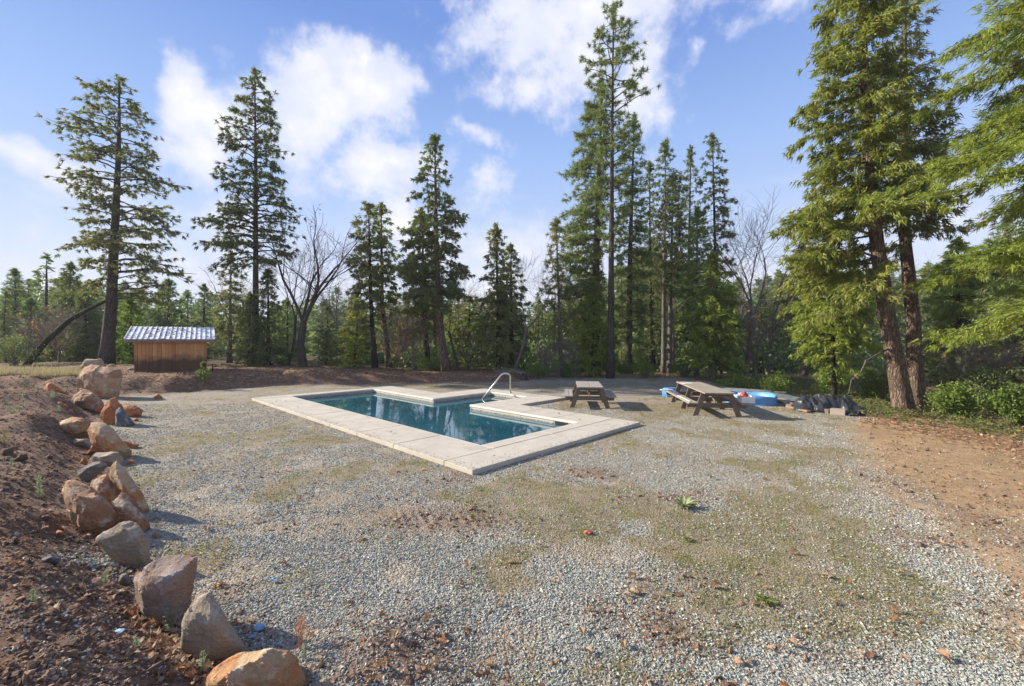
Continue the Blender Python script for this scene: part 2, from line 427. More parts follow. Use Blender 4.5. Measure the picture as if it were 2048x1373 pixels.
# ------------------------------------------------------------------ instancing for what nobody could count
def scatter(name, pts, rots, scls, proto_list, label, pick_seed=0):
    me = bpy.data.meshes.new(name)
    me.vertices.add(len(pts)); me.vertices.foreach_set('co', np.asarray(pts, np.float32).ravel())
    a = me.attributes.new('rot', 'FLOAT_VECTOR', 'POINT'); a.data.foreach_set('vector', np.asarray(rots, np.float32).ravel())
    a = me.attributes.new('scl', 'FLOAT_VECTOR', 'POINT'); a.data.foreach_set('vector', np.asarray(scls, np.float32).ravel())
    a = me.attributes.new('pick', 'INT', 'POINT'); a.data.foreach_set('value', np.random.default_rng(pick_seed).integers(0, len(proto_list), len(pts)).astype(np.int32))
    o = bpy.data.objects.new(name, me); COL.objects.link(o)
    tag(o, label, kind='stuff')
    ng = bpy.data.node_groups.new(name + '_scatter', 'GeometryNodeTree')
    ng.interface.new_socket('Geometry', in_out='INPUT', socket_type='NodeSocketGeometry')
    ng.interface.new_socket('Geometry', in_out='OUTPUT', socket_type='NodeSocketGeometry')
    gi = ng.nodes.new('NodeGroupInput'); go = ng.nodes.new('NodeGroupOutput')
    m2p = ng.nodes.new('GeometryNodeMeshToPoints'); iop = ng.nodes.new('GeometryNodeInstanceOnPoints')
    ng.links.new(gi.outputs[0], m2p.inputs['Mesh'])
    ng.links.new(m2p.outputs[0], iop.inputs['Points'])
    join = ng.nodes.new('GeometryNodeJoinGeometry')
    infos = []
    for p in proto_list:
        oi = ng.nodes.new('GeometryNodeObjectInfo'); oi.inputs['Object'].default_value = p
        oi.inputs['As Instance'].default_value = True
        infos.append(oi)
    for oi in infos[::-1]: ng.links.new(oi.outputs['Geometry'], join.inputs[0])
    ng.links.new(join.outputs[0], iop.inputs['Instance'])
    iop.inputs['Pick Instance'].default_value = True
    def attr(nm, typ):
        x = ng.nodes.new('GeometryNodeInputNamedAttribute'); x.data_type = typ; x.inputs['Name'].default_value = nm
        return x.outputs['Attribute']
    ng.links.new(attr('pick', 'INT'), iop.inputs['Instance Index'])
    ng.links.new(attr('rot', 'FLOAT_VECTOR'), iop.inputs['Rotation'])
    ng.links.new(attr('scl', 'FLOAT_VECTOR'), iop.inputs['Scale'])
    ng.links.new(iop.outputs[0], go.inputs[0])
    md = o.modifiers.new('scatter', 'NODES'); md.node_group = ng
    return o
def chip_proto(name, seed, mat, flat=.55, n=9):
    rr = random.Random(seed); bm = bmesh.new()
    for i in range(n):
        v = Vector([rr.gauss(0, 1) for _ in range(3)]).normalized() * rr.uniform(.4, .56)
        bm.verts.new((v.x * 1.15, v.y * .85, v.z * flat))
    r = bmesh.ops.convex_hull(bm, input=bm.verts[:])
    bmesh.ops.delete(bm, geom=[g for g in r['geom_interior'] if isinstance(g, bmesh.types.BMVert)], context='VERTS')
    me = bpy.data.meshes.new(name); bm.to_mesh(me); bm.free(); me.materials.append(mat)
    return bpy.data.objects.new(name, me)
def mat_random(name, stops, rough=.85, nscale=60, bump=.4):
    m, t, out = material(name)
    oi = t.node('ShaderNodeObjectInfo')
    c = t.ramp(oi.outputs['Random'], stops)
    oc = objco(t); n = t.noise(oc, nscale / 20, 4, .6)
    c = t.mix(.5, c, t.mix(n, (.25, .25, .25), (1.5, 1.5, 1.5)), 'MULTIPLY')
    c = t.mix(t.rng(n, .6, .8, 0, .4), c, (.2, .17, .12))
    princ(t, out, c, rough, t.bump(n, bump, .1), .25)
    return m
mat_chip = mat_random('gravel_chip', [(0, (.17, .18, .16)), (.25, (.30, .325, .295)), (.5, (.41, .435, .39)), (.72, (.52, .53, .47)), (.85, (.44, .35, .24)), (.95, (.70, .68, .59)), (1, (.26, .30, .285))])
mat_clod = mat_random('soil_clod', [(0, (.09, .058, .040)), (.4, (.19, .115, .075)), (.8, (.29, .165, .10)), (.96, (.36, .25, .18)), (1, (.42, .37, .31))], .95)
g_ = np.random.default_rng(3)
def ground_pts(n, d0, d1, power, xlim=1.32, pull=0):
    u = g_.random(n)
    if power == 0: D = d0 * (d1 / d0) ** u                # density falls with 1/D^2
    else: D = d0 + (d1 - d0) * u ** power
    x = (g_.random(n) * 2 - 1) * xlim * D
    return x, D
chips = [chip_proto('gravel_chip', 10 + i, mat_chip, .45 + .08 * (i % 3)) for i in range(6)]
clods = [chip_proto('soil_clod', 40 + i, mat_clod, .7, 12) for i in range(4)]
N = 400000
x, y = ground_pts(N, 2.2, 14, 0)
m = masks(x, y)
clump = fbm(x * 2.1, y * 2.1, 91, 4)
keep_p = (1 - m[0] * .93) * (1 - m[1] * .95) * (1 - m[2] * .88) * (.12 + .88 * sst(.36, .60, clump + .06))
k = (g_.random(N) < keep_p) & ~in_outer(x, y, -.02)
x, y = x[k], y[k]; n = len(x)
sz = g_.uniform(.010, .025, n) * (1 + .5 * (g_.random(n) < .06)) * np.clip(1 + (y - 5) * .03, .9, 1.25)
z = height(x, y) + sz * .12
scatter('gravel', np.stack([x, y, z], 1), g_.normal(0, [.45, .45, 3], (n, 3)), sz[:, None] * g_.uniform(.75, 1.3, (n, 3)), chips, 'loose crushed grey gravel spread over the yard')
N = 150000
x, y = ground_pts(N, 2.0, 22, 0, 1.35)
m = masks(x, y)
k = (g_.random(N) < np.maximum(m[0], m[1] * .30) * sst(.3, .6, fbm(x * 1.7, y * 1.7, 95, 4) + .1)) & ~in_outer(x, y, -.02)
x, y = x[k], y[k]; n = len(x)
sz = np.exp(g_.normal(-4.15, .55, n)) * np.clip(.8 + y * .045, .9, 1.7); sz = np.clip(sz, .008, .13)
z = height(x, y) + sz * .1
scatter('soil_clods', np.stack([x, y, z], 1), g_.normal(0, [.5, .5, 3], (n, 3)), sz[:, None] * g_.uniform(.7, 1.3, (n, 3)), clods, 'crumbly dark reddish soil clods and bark bits on the bare earth', 5)

# ---- fallen oak leaves
def leaf_mesh(name, seed, curl):
    rr = random.Random(seed)
    prof = [(0, .02), (.12, .05), (.22, .20), (.30, .09), (.42, .33), (.52, .12), (.64, .36), (.74, .14), (.84, .24), (.93, .08), (1, .02)]
    V = []; Fq = []
    for i, (s, w) in enumerate(prof):
        w *= rr.uniform(.85, 1.2)
        zc = curl * math.sin(s * PI) * .25 + rr.uniform(-.02, .02)
        V += [(s - .5, 0, zc), (s - .5 + (w * .25), w, zc + curl * w * 1.1 + rr.uniform(-.04, .04)), (s - .5 + (w * .25), -w, zc + curl * w * 1.3 + rr.uniform(-.04, .04))]
        if i:
            a = (i - 1) * 3; b = i * 3
            Fq += [(a, b, b + 1, a + 1), (a, a + 2, b + 2, b)]
    me = mesh_np(name, V, [np.array(Fq)])
    return me
def mat_leaf_dead(name, stops):
    m, t, out = material(name)
    oi = t.node('ShaderNodeObjectInfo'); c = t.ramp(oi.outputs['Random'], stops)
    n = t.noise(objco(t), 4, 4, .6); c = t.mix(t.rng(n, .4, .7, 0, .5), c, (.12, .06, .03))
    b = t.node('ShaderNodeBsdfPrincipled'); t.put(b.inputs['Base Color'], c); b.inputs['Roughness'].default_value = .7
    tr = t.node('ShaderNodeBsdfTranslucent'); t.put(tr.inputs[0], c)
    mx = t.node('ShaderNodeMixShader'); mx.inputs[0].default_value = .3
    t.l.new(b.outputs[0], mx.inputs[1]); t.l.new(tr.outputs[0], mx.inputs[2]); t.l.new(mx.outputs[0], out.inputs['Surface'])
    return m
mat_dead = mat_leaf_dead('dead_leaf', [(0, (.24, .11, .05)), (.3, (.36, .22, .12)), (.6, (.46, .33, .20)), (.82, (.36, .14, .045)), (1, (.60, .49, .36))])
leaf_objs = []
for i in range(4):
    me = leaf_mesh('oak_leaf', 60 + i, (.5, -.35, .9, .2)[i]); me.materials.append(mat_dead)
    leaf_objs.append(bpy.data.objects.new('oak_leaf', me))
N = 52000
x, y = ground_pts(N, 2.2, 26, 0, 1.32)
m = masks(x, y); s = s_left(x, y)
px_, py_ = CX + F * x / y, HZ + F * 2.1 / y
hot = np.exp(-(((px_ - 330) / 60) ** 2 + ((py_ - 1290) / 60) ** 2)) + .5 * np.exp(-(((px_ - 380) / 40) ** 2 + ((py_ - 1350) / 50) ** 2))
hot2 = np.exp(-(((x + 2.9) / 1.0) ** 2 + ((y - 5.4) / 1.3) ** 2)) * .35
cl = fbm(x * 1.3, y * 1.3, 101, 4)
p = .003 + .05 * sst(.45, .7, cl) * m[0] + hot * .9 + hot2 * .12 + 1.3 * m[3] * sst(.30, .58, cl) + .07 * np.exp(-((s + .1) / .35) ** 2) + .005 * (y < 5)
k = (g_.random(N) < p) & ~in_outer(x, y, -.03)
x, y = x[k], y[k]; n = len(x)
sz = g_.uniform(.055, .105, n) * np.clip(1 + (y - 8) * .03, 1, 1.5)
scatter('leaf_litter', np.stack([x, y, height(x, y) + .012], 1), g_.normal(0, [.22, .22, 3], (n, 3)), np.repeat(sz[:, None] * .9, 3, 1), leaf_objs, 'scattered curled brown and orange fallen oak leaves', 9)

# ---- grass blades
def mat_simple_leaf(name, c1, c2, trans=.35, nscale=1.5, rough=.6, c3=None):
    m, t, out = material(name)
    g = t.node('ShaderNodeNewGeometry')
    rnd = g.outputs['Random Per Island']
    n = t.noise(g.outputs['Position'], nscale, 3, .6)
    f = t.m('ADD', t.m('MULTIPLY', rnd, .55), t.m('MULTIPLY', t.rng(n, .3, .7), .45))
    c = t.mix(f, c1, c2)
    if c3: c = t.mix(t.rng(t.m('FRACT', t.m('MULTIPLY', rnd, 7.31)), .9, .93), c, c3)
    b = t.node('ShaderNodeBsdfPrincipled'); t.put(b.inputs['Base Color'], c); b.inputs['Roughness'].default_value = rough
    b.inputs['Specular IOR Level'].default_value = .25
    tr = t.node('ShaderNodeBsdfTranslucent'); t.put(tr.inputs[0], t.mix(.5, c, (1.7, 1.75, .75), 'MULTIPLY'))
    mx = t.node('ShaderNodeMixShader'); mx.inputs[0].default_value = trans
    t.l.new(b.outputs[0], mx.inputs[1]); t.l.new(tr.outputs[0], mx.inputs[2]); t.l.new(mx.outputs[0], out.inputs['Surface'])
    return m
def blades(P, D, L, Wd, rng, kite=True):
    """elongated leaves at P along D: kites (quads) or needles (triangles)"""
    n = len(P); D = D / (np.linalg.norm(D, axis=1)[:, None] + 1e-9)
    Rn = rng.normal(size=(n, 3)); S = np.cross(D, Rn); S /= np.linalg.norm(S, axis=1)[:, None] + 1e-9
    L = np.broadcast_to(np.asarray(L, float), (n,))[:, None]; Wd = np.broadcast_to(np.asarray(Wd, float), (n,))[:, None]
    if kite:
        V = np.stack([P, P + D * L * .45 + S * Wd * .5, P + D * L, P + D * L * .45 - S * Wd * .5], 1).reshape(-1, 3)
        return V, np.arange(n * 4).reshape(-1, 4)
    V = np.stack([P - S * Wd * .5, P + S * Wd * .5, P + D * L], 1).reshape(-1, 3)
    return V, np.arange(n * 3).reshape(-1, 3)
mat_grass = mat_simple_leaf('grass_blade', (.34, .27, .15), (.15, .17, .04), .3, 1.0)
mat_straw = mat_simple_leaf('straw_blade', (.38, .33, .24), (.27, .23, .15), .3, 1.0)
def grass(name, x, y, h, label, mat, lean=.6, w=.004):
    n = len(x); z = height(x, y)
    D = np.stack([g_.normal(0, lean, n), g_.normal(0, lean, n), np.ones(n)], 1)
    V, Fq = blades(np.stack([x, y, z - .005], 1), D, h, w, g_, False)
    o = link(name, mesh_np(name, V, [Fq]), mat); tag(o, label, kind='stuff')
N = 260000
x, y = ground_pts(N, 2.6, 15.5, 0, 1.25)
m = masks(x, y)
k = (g_.random(N) < m[2] * sst(.35, .55, fbm(x * 3, y * 3, 111, 3)) * .85) & ~in_outer(x, y, -.02)
x, y = x[k][:70000], y[k][:70000]
grass('short_grass', x, y, g_.uniform(.015, .05, len(x)) * (1 + .06 * y), 'short mossy green and tan grass growing through the gravel', mat_grass, 1.1, .0035 + .0008 * y)
k = g_.random(60000)
x = np.concatenate([g_.uniform(-30, -17.5, 34000), g_.uniform(-1, 24, 26000)]); 
y = np.concatenate([np.interp(x[:34000], BF_X, BF_D) + 1.5 + np.abs(g_.normal(0, 2.0, 34000)), 23.3 + np.abs(g_.normal(0, .9, 26000))])
k = (fbm(x * .8, y * .8, 121, 3) > .46) & (g_.random(len(x)) < .6) & ((x > -5) | (x / y < -.93))
x, y = x[k], y[k]
grass('tall_grass', x, y, g_.uniform(.08, .34, len(x)), 'tall dry straw coloured grass on the bank and along the woods', mat_straw, .35, .022)
x = g_.uniform(2.6, 7.5, 9000); y = g_.uniform(2.6, 7.5, 9000)
k = (fbm(x * 2.2, y * 2.2, 131, 4) > .61) & (np.abs(x / y - .8) < .35)
x, y = x[k], y[k]
grass('straw', x, y, g_.uniform(.05, .16, len(x)), 'wisps of dry straw lying on the gravel', mat_straw, 1.6, .003)

# ------------------------------------------------------------------ swimming pool
def conc(name, c1, c2):
    m, t, out = material(name)
    p = worldpos(t)
    n = t.noise(p, 1.6, 6, .6); f = t.noise(p, 60, 5, .7); s = t.noise(p, 7, 5, .65)
    c = t.mix(t.rng(n, .3, .7), c1, c2)
    c = t.mix(t.rng(s, .52, .72, 0, .45), c, (.36, .31, .24))
    c = t.mix(t.rng(t.noise(p, 3.1, 6, .7, .5), .58, .66, 0, .35), c, (.27, .24, .20))
    c = t.mix(t.rng(f, .62, .75, 0, .35), c, (.30, .27, .22))
    princ(t, out, c, .82, t.bump(f, .25, .01), .25)
    return m
mat_deck = conc('deck_concrete', (.43, .385, .315), (.52, .47, .39))
mat_lip = conc('coping_concrete', (.58, .55, .48), (.68, .65, .57))
mat_joint, t, out = material('dark_joint'); princ(t, out, (.10, .09, .08), .95)  # plain dark joint colour
pool = empty('swimming_pool', tuple(PW(6, 2.7)) + (0,), 'L shaped in-ground swimming pool with pale concrete deck and dark teal water', 'swimming pool', rz=PA)
def uvbox(name, u0, u1, v0, v1, z0, z1, mat, parent=pool, gap=.007, bev=.012, jz=0):
    # local frame of the pool: x along v (E2), y along u (E1)
    me = bevel_box(name, (v1 - v0 - 2 * gap, u1 - u0 - 2 * gap, z1 - z0), bev)
    me.materials.append(mat)
    o = bpy.data.objects.new(name, me); COL.objects.link(o); o.parent = parent
    o.location = ((v0 + v1) / 2 - 2.7, (u0 + u1) / 2 - 6, (z0 + z1) / 2 + jz)
    o.rotation_euler = (random.uniform(-.0012, .0012), random.uniform(-.0012, .0012), 0)
    return o
DZ = .08
panels = [(0, .74, 0, 2.75), (0, .74, 2.75, 5.45),
 (.74, 2.37, 0, 1.15), (2.37, 3.9, 0, 1.15), (3.9, 5.33, 0, 1.15), (5.33, 6.85, 0, 1.15), (6.85, 8.4, 0, 1.15), (8.4, 9.9, 0, 1.15), (9.9, 11.4, 0, 1.15),
 (11.4, 11.88, 0, 1.15), (11.4, 11.88, 1.15, 3.2), (11.4, 11.88, 3.2, 5.45),
 (.74, 1.88, 4.35, 5.45), (1.88, 3.05, 4.35, 5.45), (3.05, 4.2, 4.35, 5.45), (4.2, 5.22, 4.35, 5.45), (4.07, 5.22, 5.45, 7.05), (4.07, 5.22, 7.05, 7.8),
 (5.22, 6.34, 7.05, 7.8), (6.34, 7.16, 7.05, 7.8), (7.16, 8.25, 5.75, 7.8), (7.16, 8.25, 4.35, 5.75), (8.25, 9.48, 4.35, 5.45), (9.48, 11.4, 4.35, 5.45)]
for p in panels: uvbox('deck_panel', *p, -.05, DZ, mat_deck, jz=random.uniform(-.002, .002))
uvbox('deck_panel', .74, 1.1, 1.15, 2.9, -.05, DZ + .001, mat_deck)
uvbox('deck_panel', .74, 1.1, 2.9, 4.35, -.05, DZ + .001, mat_deck)
# pale rounded nose of the coping, 15 mm proud of the deck edge over the water
mat_tile, t, out = material('waterline_tile')
p = objco(t); v = t.vor(p, 22); sc_ = t.node('ShaderNodeSeparateColor'); t.put(sc_.inputs[0], v)
princ(t, out, t.ramp(sc_.outputs[0], [(0, (.10, .11, .11)), (.5, (.24, .25, .24)), (1, (.42, .42, .39))]), .35, None, .5)
def edge(u0, v0, u1, v1, nu, nv):
    """lip, tile band and wall below one side of the basin; (nu, nv) points into the water"""
    for nm, a0, a1, z0, z1, mt in (('coping_lip', -.05, .018, DZ - .062, DZ - .004, mat_lip), ('tile_band', -.06, -.012, -.14, DZ - .064, mat_tile), ('pool_wall', -.10, -.02, -1.5, -.142, mat_wall)):
        uu = sorted((u0, u1)); vv = sorted((v0, v1))
        if nu: ua = sorted((u0 + nu * a0, u0 + nu * a1)); va = vv
        else: va = sorted((v0 + nv * a0, v0 + nv * a1)); ua = uu
        if nm == 'coping_lip': ua[0] += .002; ua[1] -= .002; va[0] += .002; va[1] -= .002
        uvbox(nm, ua[0], ua[1], va[0], va[1], z0, z1, mt, gap=0, bev=.012 if nm == 'coping_lip' else .001)
mat_wall, t, out = material('pool_plaster'); princ(t, out, (.10, .22, .23), .7)
for e in ((1.1, 1.15, 11.4, 1.15, 0, 1), (1.1, 1.15, 1.1, 4.35, 1, 0), (11.4, 1.15, 11.4, 4.35, -1, 0), (1.1, 4.35, 5.22, 4.35, 0, -1), (7.16, 4.35, 11.4, 4.35, 0, -1),
          (5.22, 4.35, 5.22, 7.05, 1, 0), (7.16, 4.35, 7.16, 7.05, -1, 0), (5.22, 7.05, 7.16, 7.05, 0, -1)): edge(*e)
uvbox('pool_floor', 1.0, 11.5, 1.05, 4.45, -1.6, -1.5, mat_wall)
uvbox('pool_floor', 5.1, 7.26, 4.451, 7.15, -1.2, -1.1, mat_wall)
for i, (v0, z1) in enumerate(((6.55, -.36), (6.1, -.62), (5.65, -.88))):
    uvbox('pool_step', 5.24, 7.14, v0, v0 + .449, -1.1, z1, mat_wall)
mat_water, t, out = material('pool_water')
p = worldpos(t)
n = t.noise(p, .55, 3, .5); rip = t.noise(t.mapping(p, (1, 1, 1)), 5.5, 3, .5)
wc = t.mix(t.rng(n, .35, .65), (.012, .068, .100), (.024, .112, .145))
wb = princ(t, out, wc, .02, t.bump(rip, .035, .02), .5, IOR=1.5)
me = mesh_np('water', [(1.15 + a, b, 0) for a, b in ()] or
  [(1.15 - 2.7, 1.1 - 6, 0), (4.35 - 2.7, 1.1 - 6, 0), (4.35 - 2.7, 5.22 - 6, 0), (7.05 - 2.7, 5.22 - 6, 0), (7.05 - 2.7, 7.16 - 6, 0), (4.35 - 2.7, 7.16 - 6, 0), (4.35 - 2.7, 11.4 - 6, 0), (1.15 - 2.7, 11.4 - 6, 0)],
  [np.array([[0, 1, 2, 5, 6, 7]]), np.array([[2, 3, 4, 5]])])
link('water', me, mat_water, pool, (0, 0, -.068))
mat_dark, t, out = material('black_plastic'); princ(t, out, (.012, .012, .013), .4, None, .5)
uvbox('skimmer_mouth', 1.42, 1.82, 4.326, 4.36, -.055, .012, mat_dark, gap=0, bev=.003)
mat_lid, t, out = material('skimmer_lid'); princ(t, out, (.60, .58, .52), .6)
# grit and leaves blown onto the concrete
gu = np.concatenate([g_.uniform(0, 11.88, 900), np.abs(g_.normal(0, .12, 500)), g_.uniform(0, 11.88, 350)]); gv = np.concatenate([np.abs(g_.normal(0, .10, 900)), g_.uniform(0, 5.45, 500), g_.uniform(0, 5.45, 350)])
gx, gy = PW(gu[:, None], gv[:, None]).T if False else (POOL_O[0] + E1[0] * gu + E2[0] * gv, POOL_O[1] + E1[1] * gu + E2[1] * gv)
kk = ~((gu > 1.07) & (gu < 11.43) & (gv > 1.12) & (gv < 4.38)); gx, gy = gx[kk], gy[kk]; n = len(gx)
scatter('deck_grit', np.stack([gx, gy, np.full(n, DZ + .004)], 1), g_.normal(0, [.3, .3, 3], (n, 3)), g_.uniform(.006, .020, (n, 1)) * np.ones((n, 3)), chips, 'fine grit kicked onto the edges of the pool deck', 41)
n = 70; gu = g_.uniform(0, 11.8, n); gv = g_.uniform(0, 7.7, n); gx, gy = POOL_O[0] + E1[0] * gu + E2[0] * gv, POOL_O[1] + E1[1] * gu + E2[1] * gv
kk = (((gv < 1.1) | (gv > 4.4) | (gu < 1.05)) & (gv < 5.4)) | ((gu > 4.1) & (gu < 5.2) & (gv > 5)); gx, gy = gx[kk], gy[kk]; n = len(gx)
scatter('deck_leaves', np.stack([gx, gy, np.full(n, DZ + .012)], 1), g_.normal(0, [.25, .25, 3], (n, 3)), np.repeat(g_.uniform(.05, .09, (n, 1)), 3, 1), leaf_objs, 'a few dry oak leaves blown onto the pool deck', 43)
# handrail
mat_rail, t, out = material('stainless_rail')
princ(t, out, (.62, .62, .60), .28, None, .5, .85)
rb = G(1020.5, 786.5); rail = empty('handrail', tuple(W(1020.5, 786.5, 16.27)), 'bent stainless steel handrail leading down into the far end of the pool', 'handrail')
def bend(pts, r=.12, n=6):
    P = [np.array(p, float) for p in pts]; outp = [P[0]]
    for i in range(1, len(P) - 1):
        a = P[i - 1] - P[i]; b = P[i + 1] - P[i]; la, lb = np.linalg.norm(a), np.linalg.norm(b)
        p0 = P[i] + a / la * min(r, la * .45); p2 = P[i] + b / lb * min(r, lb * .45)
        for k in range(n + 1):
            s = k / n; outp.append(p0 * (1 - s) ** 2 + 2 * P[i] * s * (1 - s) + p2 * s * s)
    outp.append(P[-1]); return np.array(outp)
o0 = W(1020.5, 786.5, 16.27)
pts = [W(1020.5, 787, 16.27), W(1020.8, 748, 16.27), W(1005, 746.5, 16.15), W(962, 803, 15.6)]
mb = MB(); tube(mb, bend([p - o0 for p in pts], .16), .030, 10)
link('rail', mb.mesh('rail', True), mat_rail, rail)
mb = MB(); tube(mb, [(0, 0, 0), (0, 0, .022)], .06, 16); link('flange', mb.mesh('flange', True), mat_rail, rail, (0, 0, .002))

# ------------------------------------------------------------------ trees
def mat_bark(name, c1, c2, scale=1.0, bump=.8):
    m, t, out = material(name)
    p = worldpos(t)
    q = t.mapping(p, (scale * 9, scale * 9, scale * 1.3))
    w = t.vm('ADD', q, t.vm('MULTIPLY', t.noise(p, 3 * scale, 3, color=True), (1.6, 1.6, 1.6)))
    v = t.vor(w, 1.6, 'DISTANCE_TO_EDGE', 'Distance'); n = t.noise(w, 2.5, 6, .65)
    f = t.m('MULTIPLY', t.rng(v, 0, .28), t.rng(n, .3, .65))
    c = t.mix(f, c1, c2)
    c = t.mix(t.rng(t.noise(p, 1.1, 4, .6), .5, .75, 0, .45), c, (.16, .15, .11))
    princ(t, out, c, .95, t.bump(f, bump, .05), .1)
    return m
bark_red = mat_bark('cedar_bark', (.060, .040, .030), (.37, .27, .205))
bark_grey = mat_bark('grey_bark', (.045, .038, .033), (.21, .18, .155))
bark_pine = mat_bark('pine_bark', (.040, .030, .024), (.20, .155, .12))
bark_dark = mat_bark('dark_bark', (.020, .016, .013), (.085, .07, .055))
bark_pale = mat_bark('pale_bark', (.10, .085, .07), (.33, .29, .25))
lf_cedar = mat_simple_leaf('cedar_spray', (0.114, 0.156, 0.029), (0.297, 0.318, 0.067), .35, .7, c3=(.22, .17, .05))
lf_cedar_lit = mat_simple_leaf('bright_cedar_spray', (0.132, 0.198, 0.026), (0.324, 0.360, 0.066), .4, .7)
lf_fir = mat_simple_leaf('fir_needles', (0.083, 0.123, 0.043), (0.222, 0.255, 0.095), .3, .9, c3=(.12, .09, .05))
lf_olive = mat_simple_leaf('olive_cedar_spray', (0.118, 0.149, 0.053), (0.288, 0.296, 0.118), .3, .9, c3=(.17, .12, .06))
lf_cover = mat_simple_leaf('creeping_leaf', (.07, .09, .03), (.17, .18, .06), .3, 1.5, c3=(.3, .2, .1))
lf_pine = mat_simple_leaf('pine_needles', (0.099, 0.151, 0.048), (0.246, 0.285, 0.095), .3, .9)
lf_far = mat_simple_leaf('distant_needles', (0.092, 0.150, 0.054), (0.247, 0.300, 0.120), .3, .25)
lf_young = mat_simple_leaf('young_needles', (0.086, 0.161, 0.030), (0.230, 0.299, 0.063), .35, .9)
lf_bush = mat_simple_leaf('manzanita_leaf', (0.069, 0.121, 0.021), (0.207, 0.265, 0.052), .35, 1.2)
lf_oak = mat_simple_leaf('clinging_oak_leaf', (.25, .11, .04), (.48, .26, .12), .4, 1.2)
twig_m, t, out = material('bare_twig'); princ(t, out, t.mix(t.noise(worldpos(t), 3, 3), (.085, .07, .06), (.24, .20, .17)), .9)
twig_dark, t, out = material('dark_twig'); princ(t, out, t.mix(t.noise(worldpos(t), 3, 3), (.030, .024, .020), (.095, .08, .065)), .9)

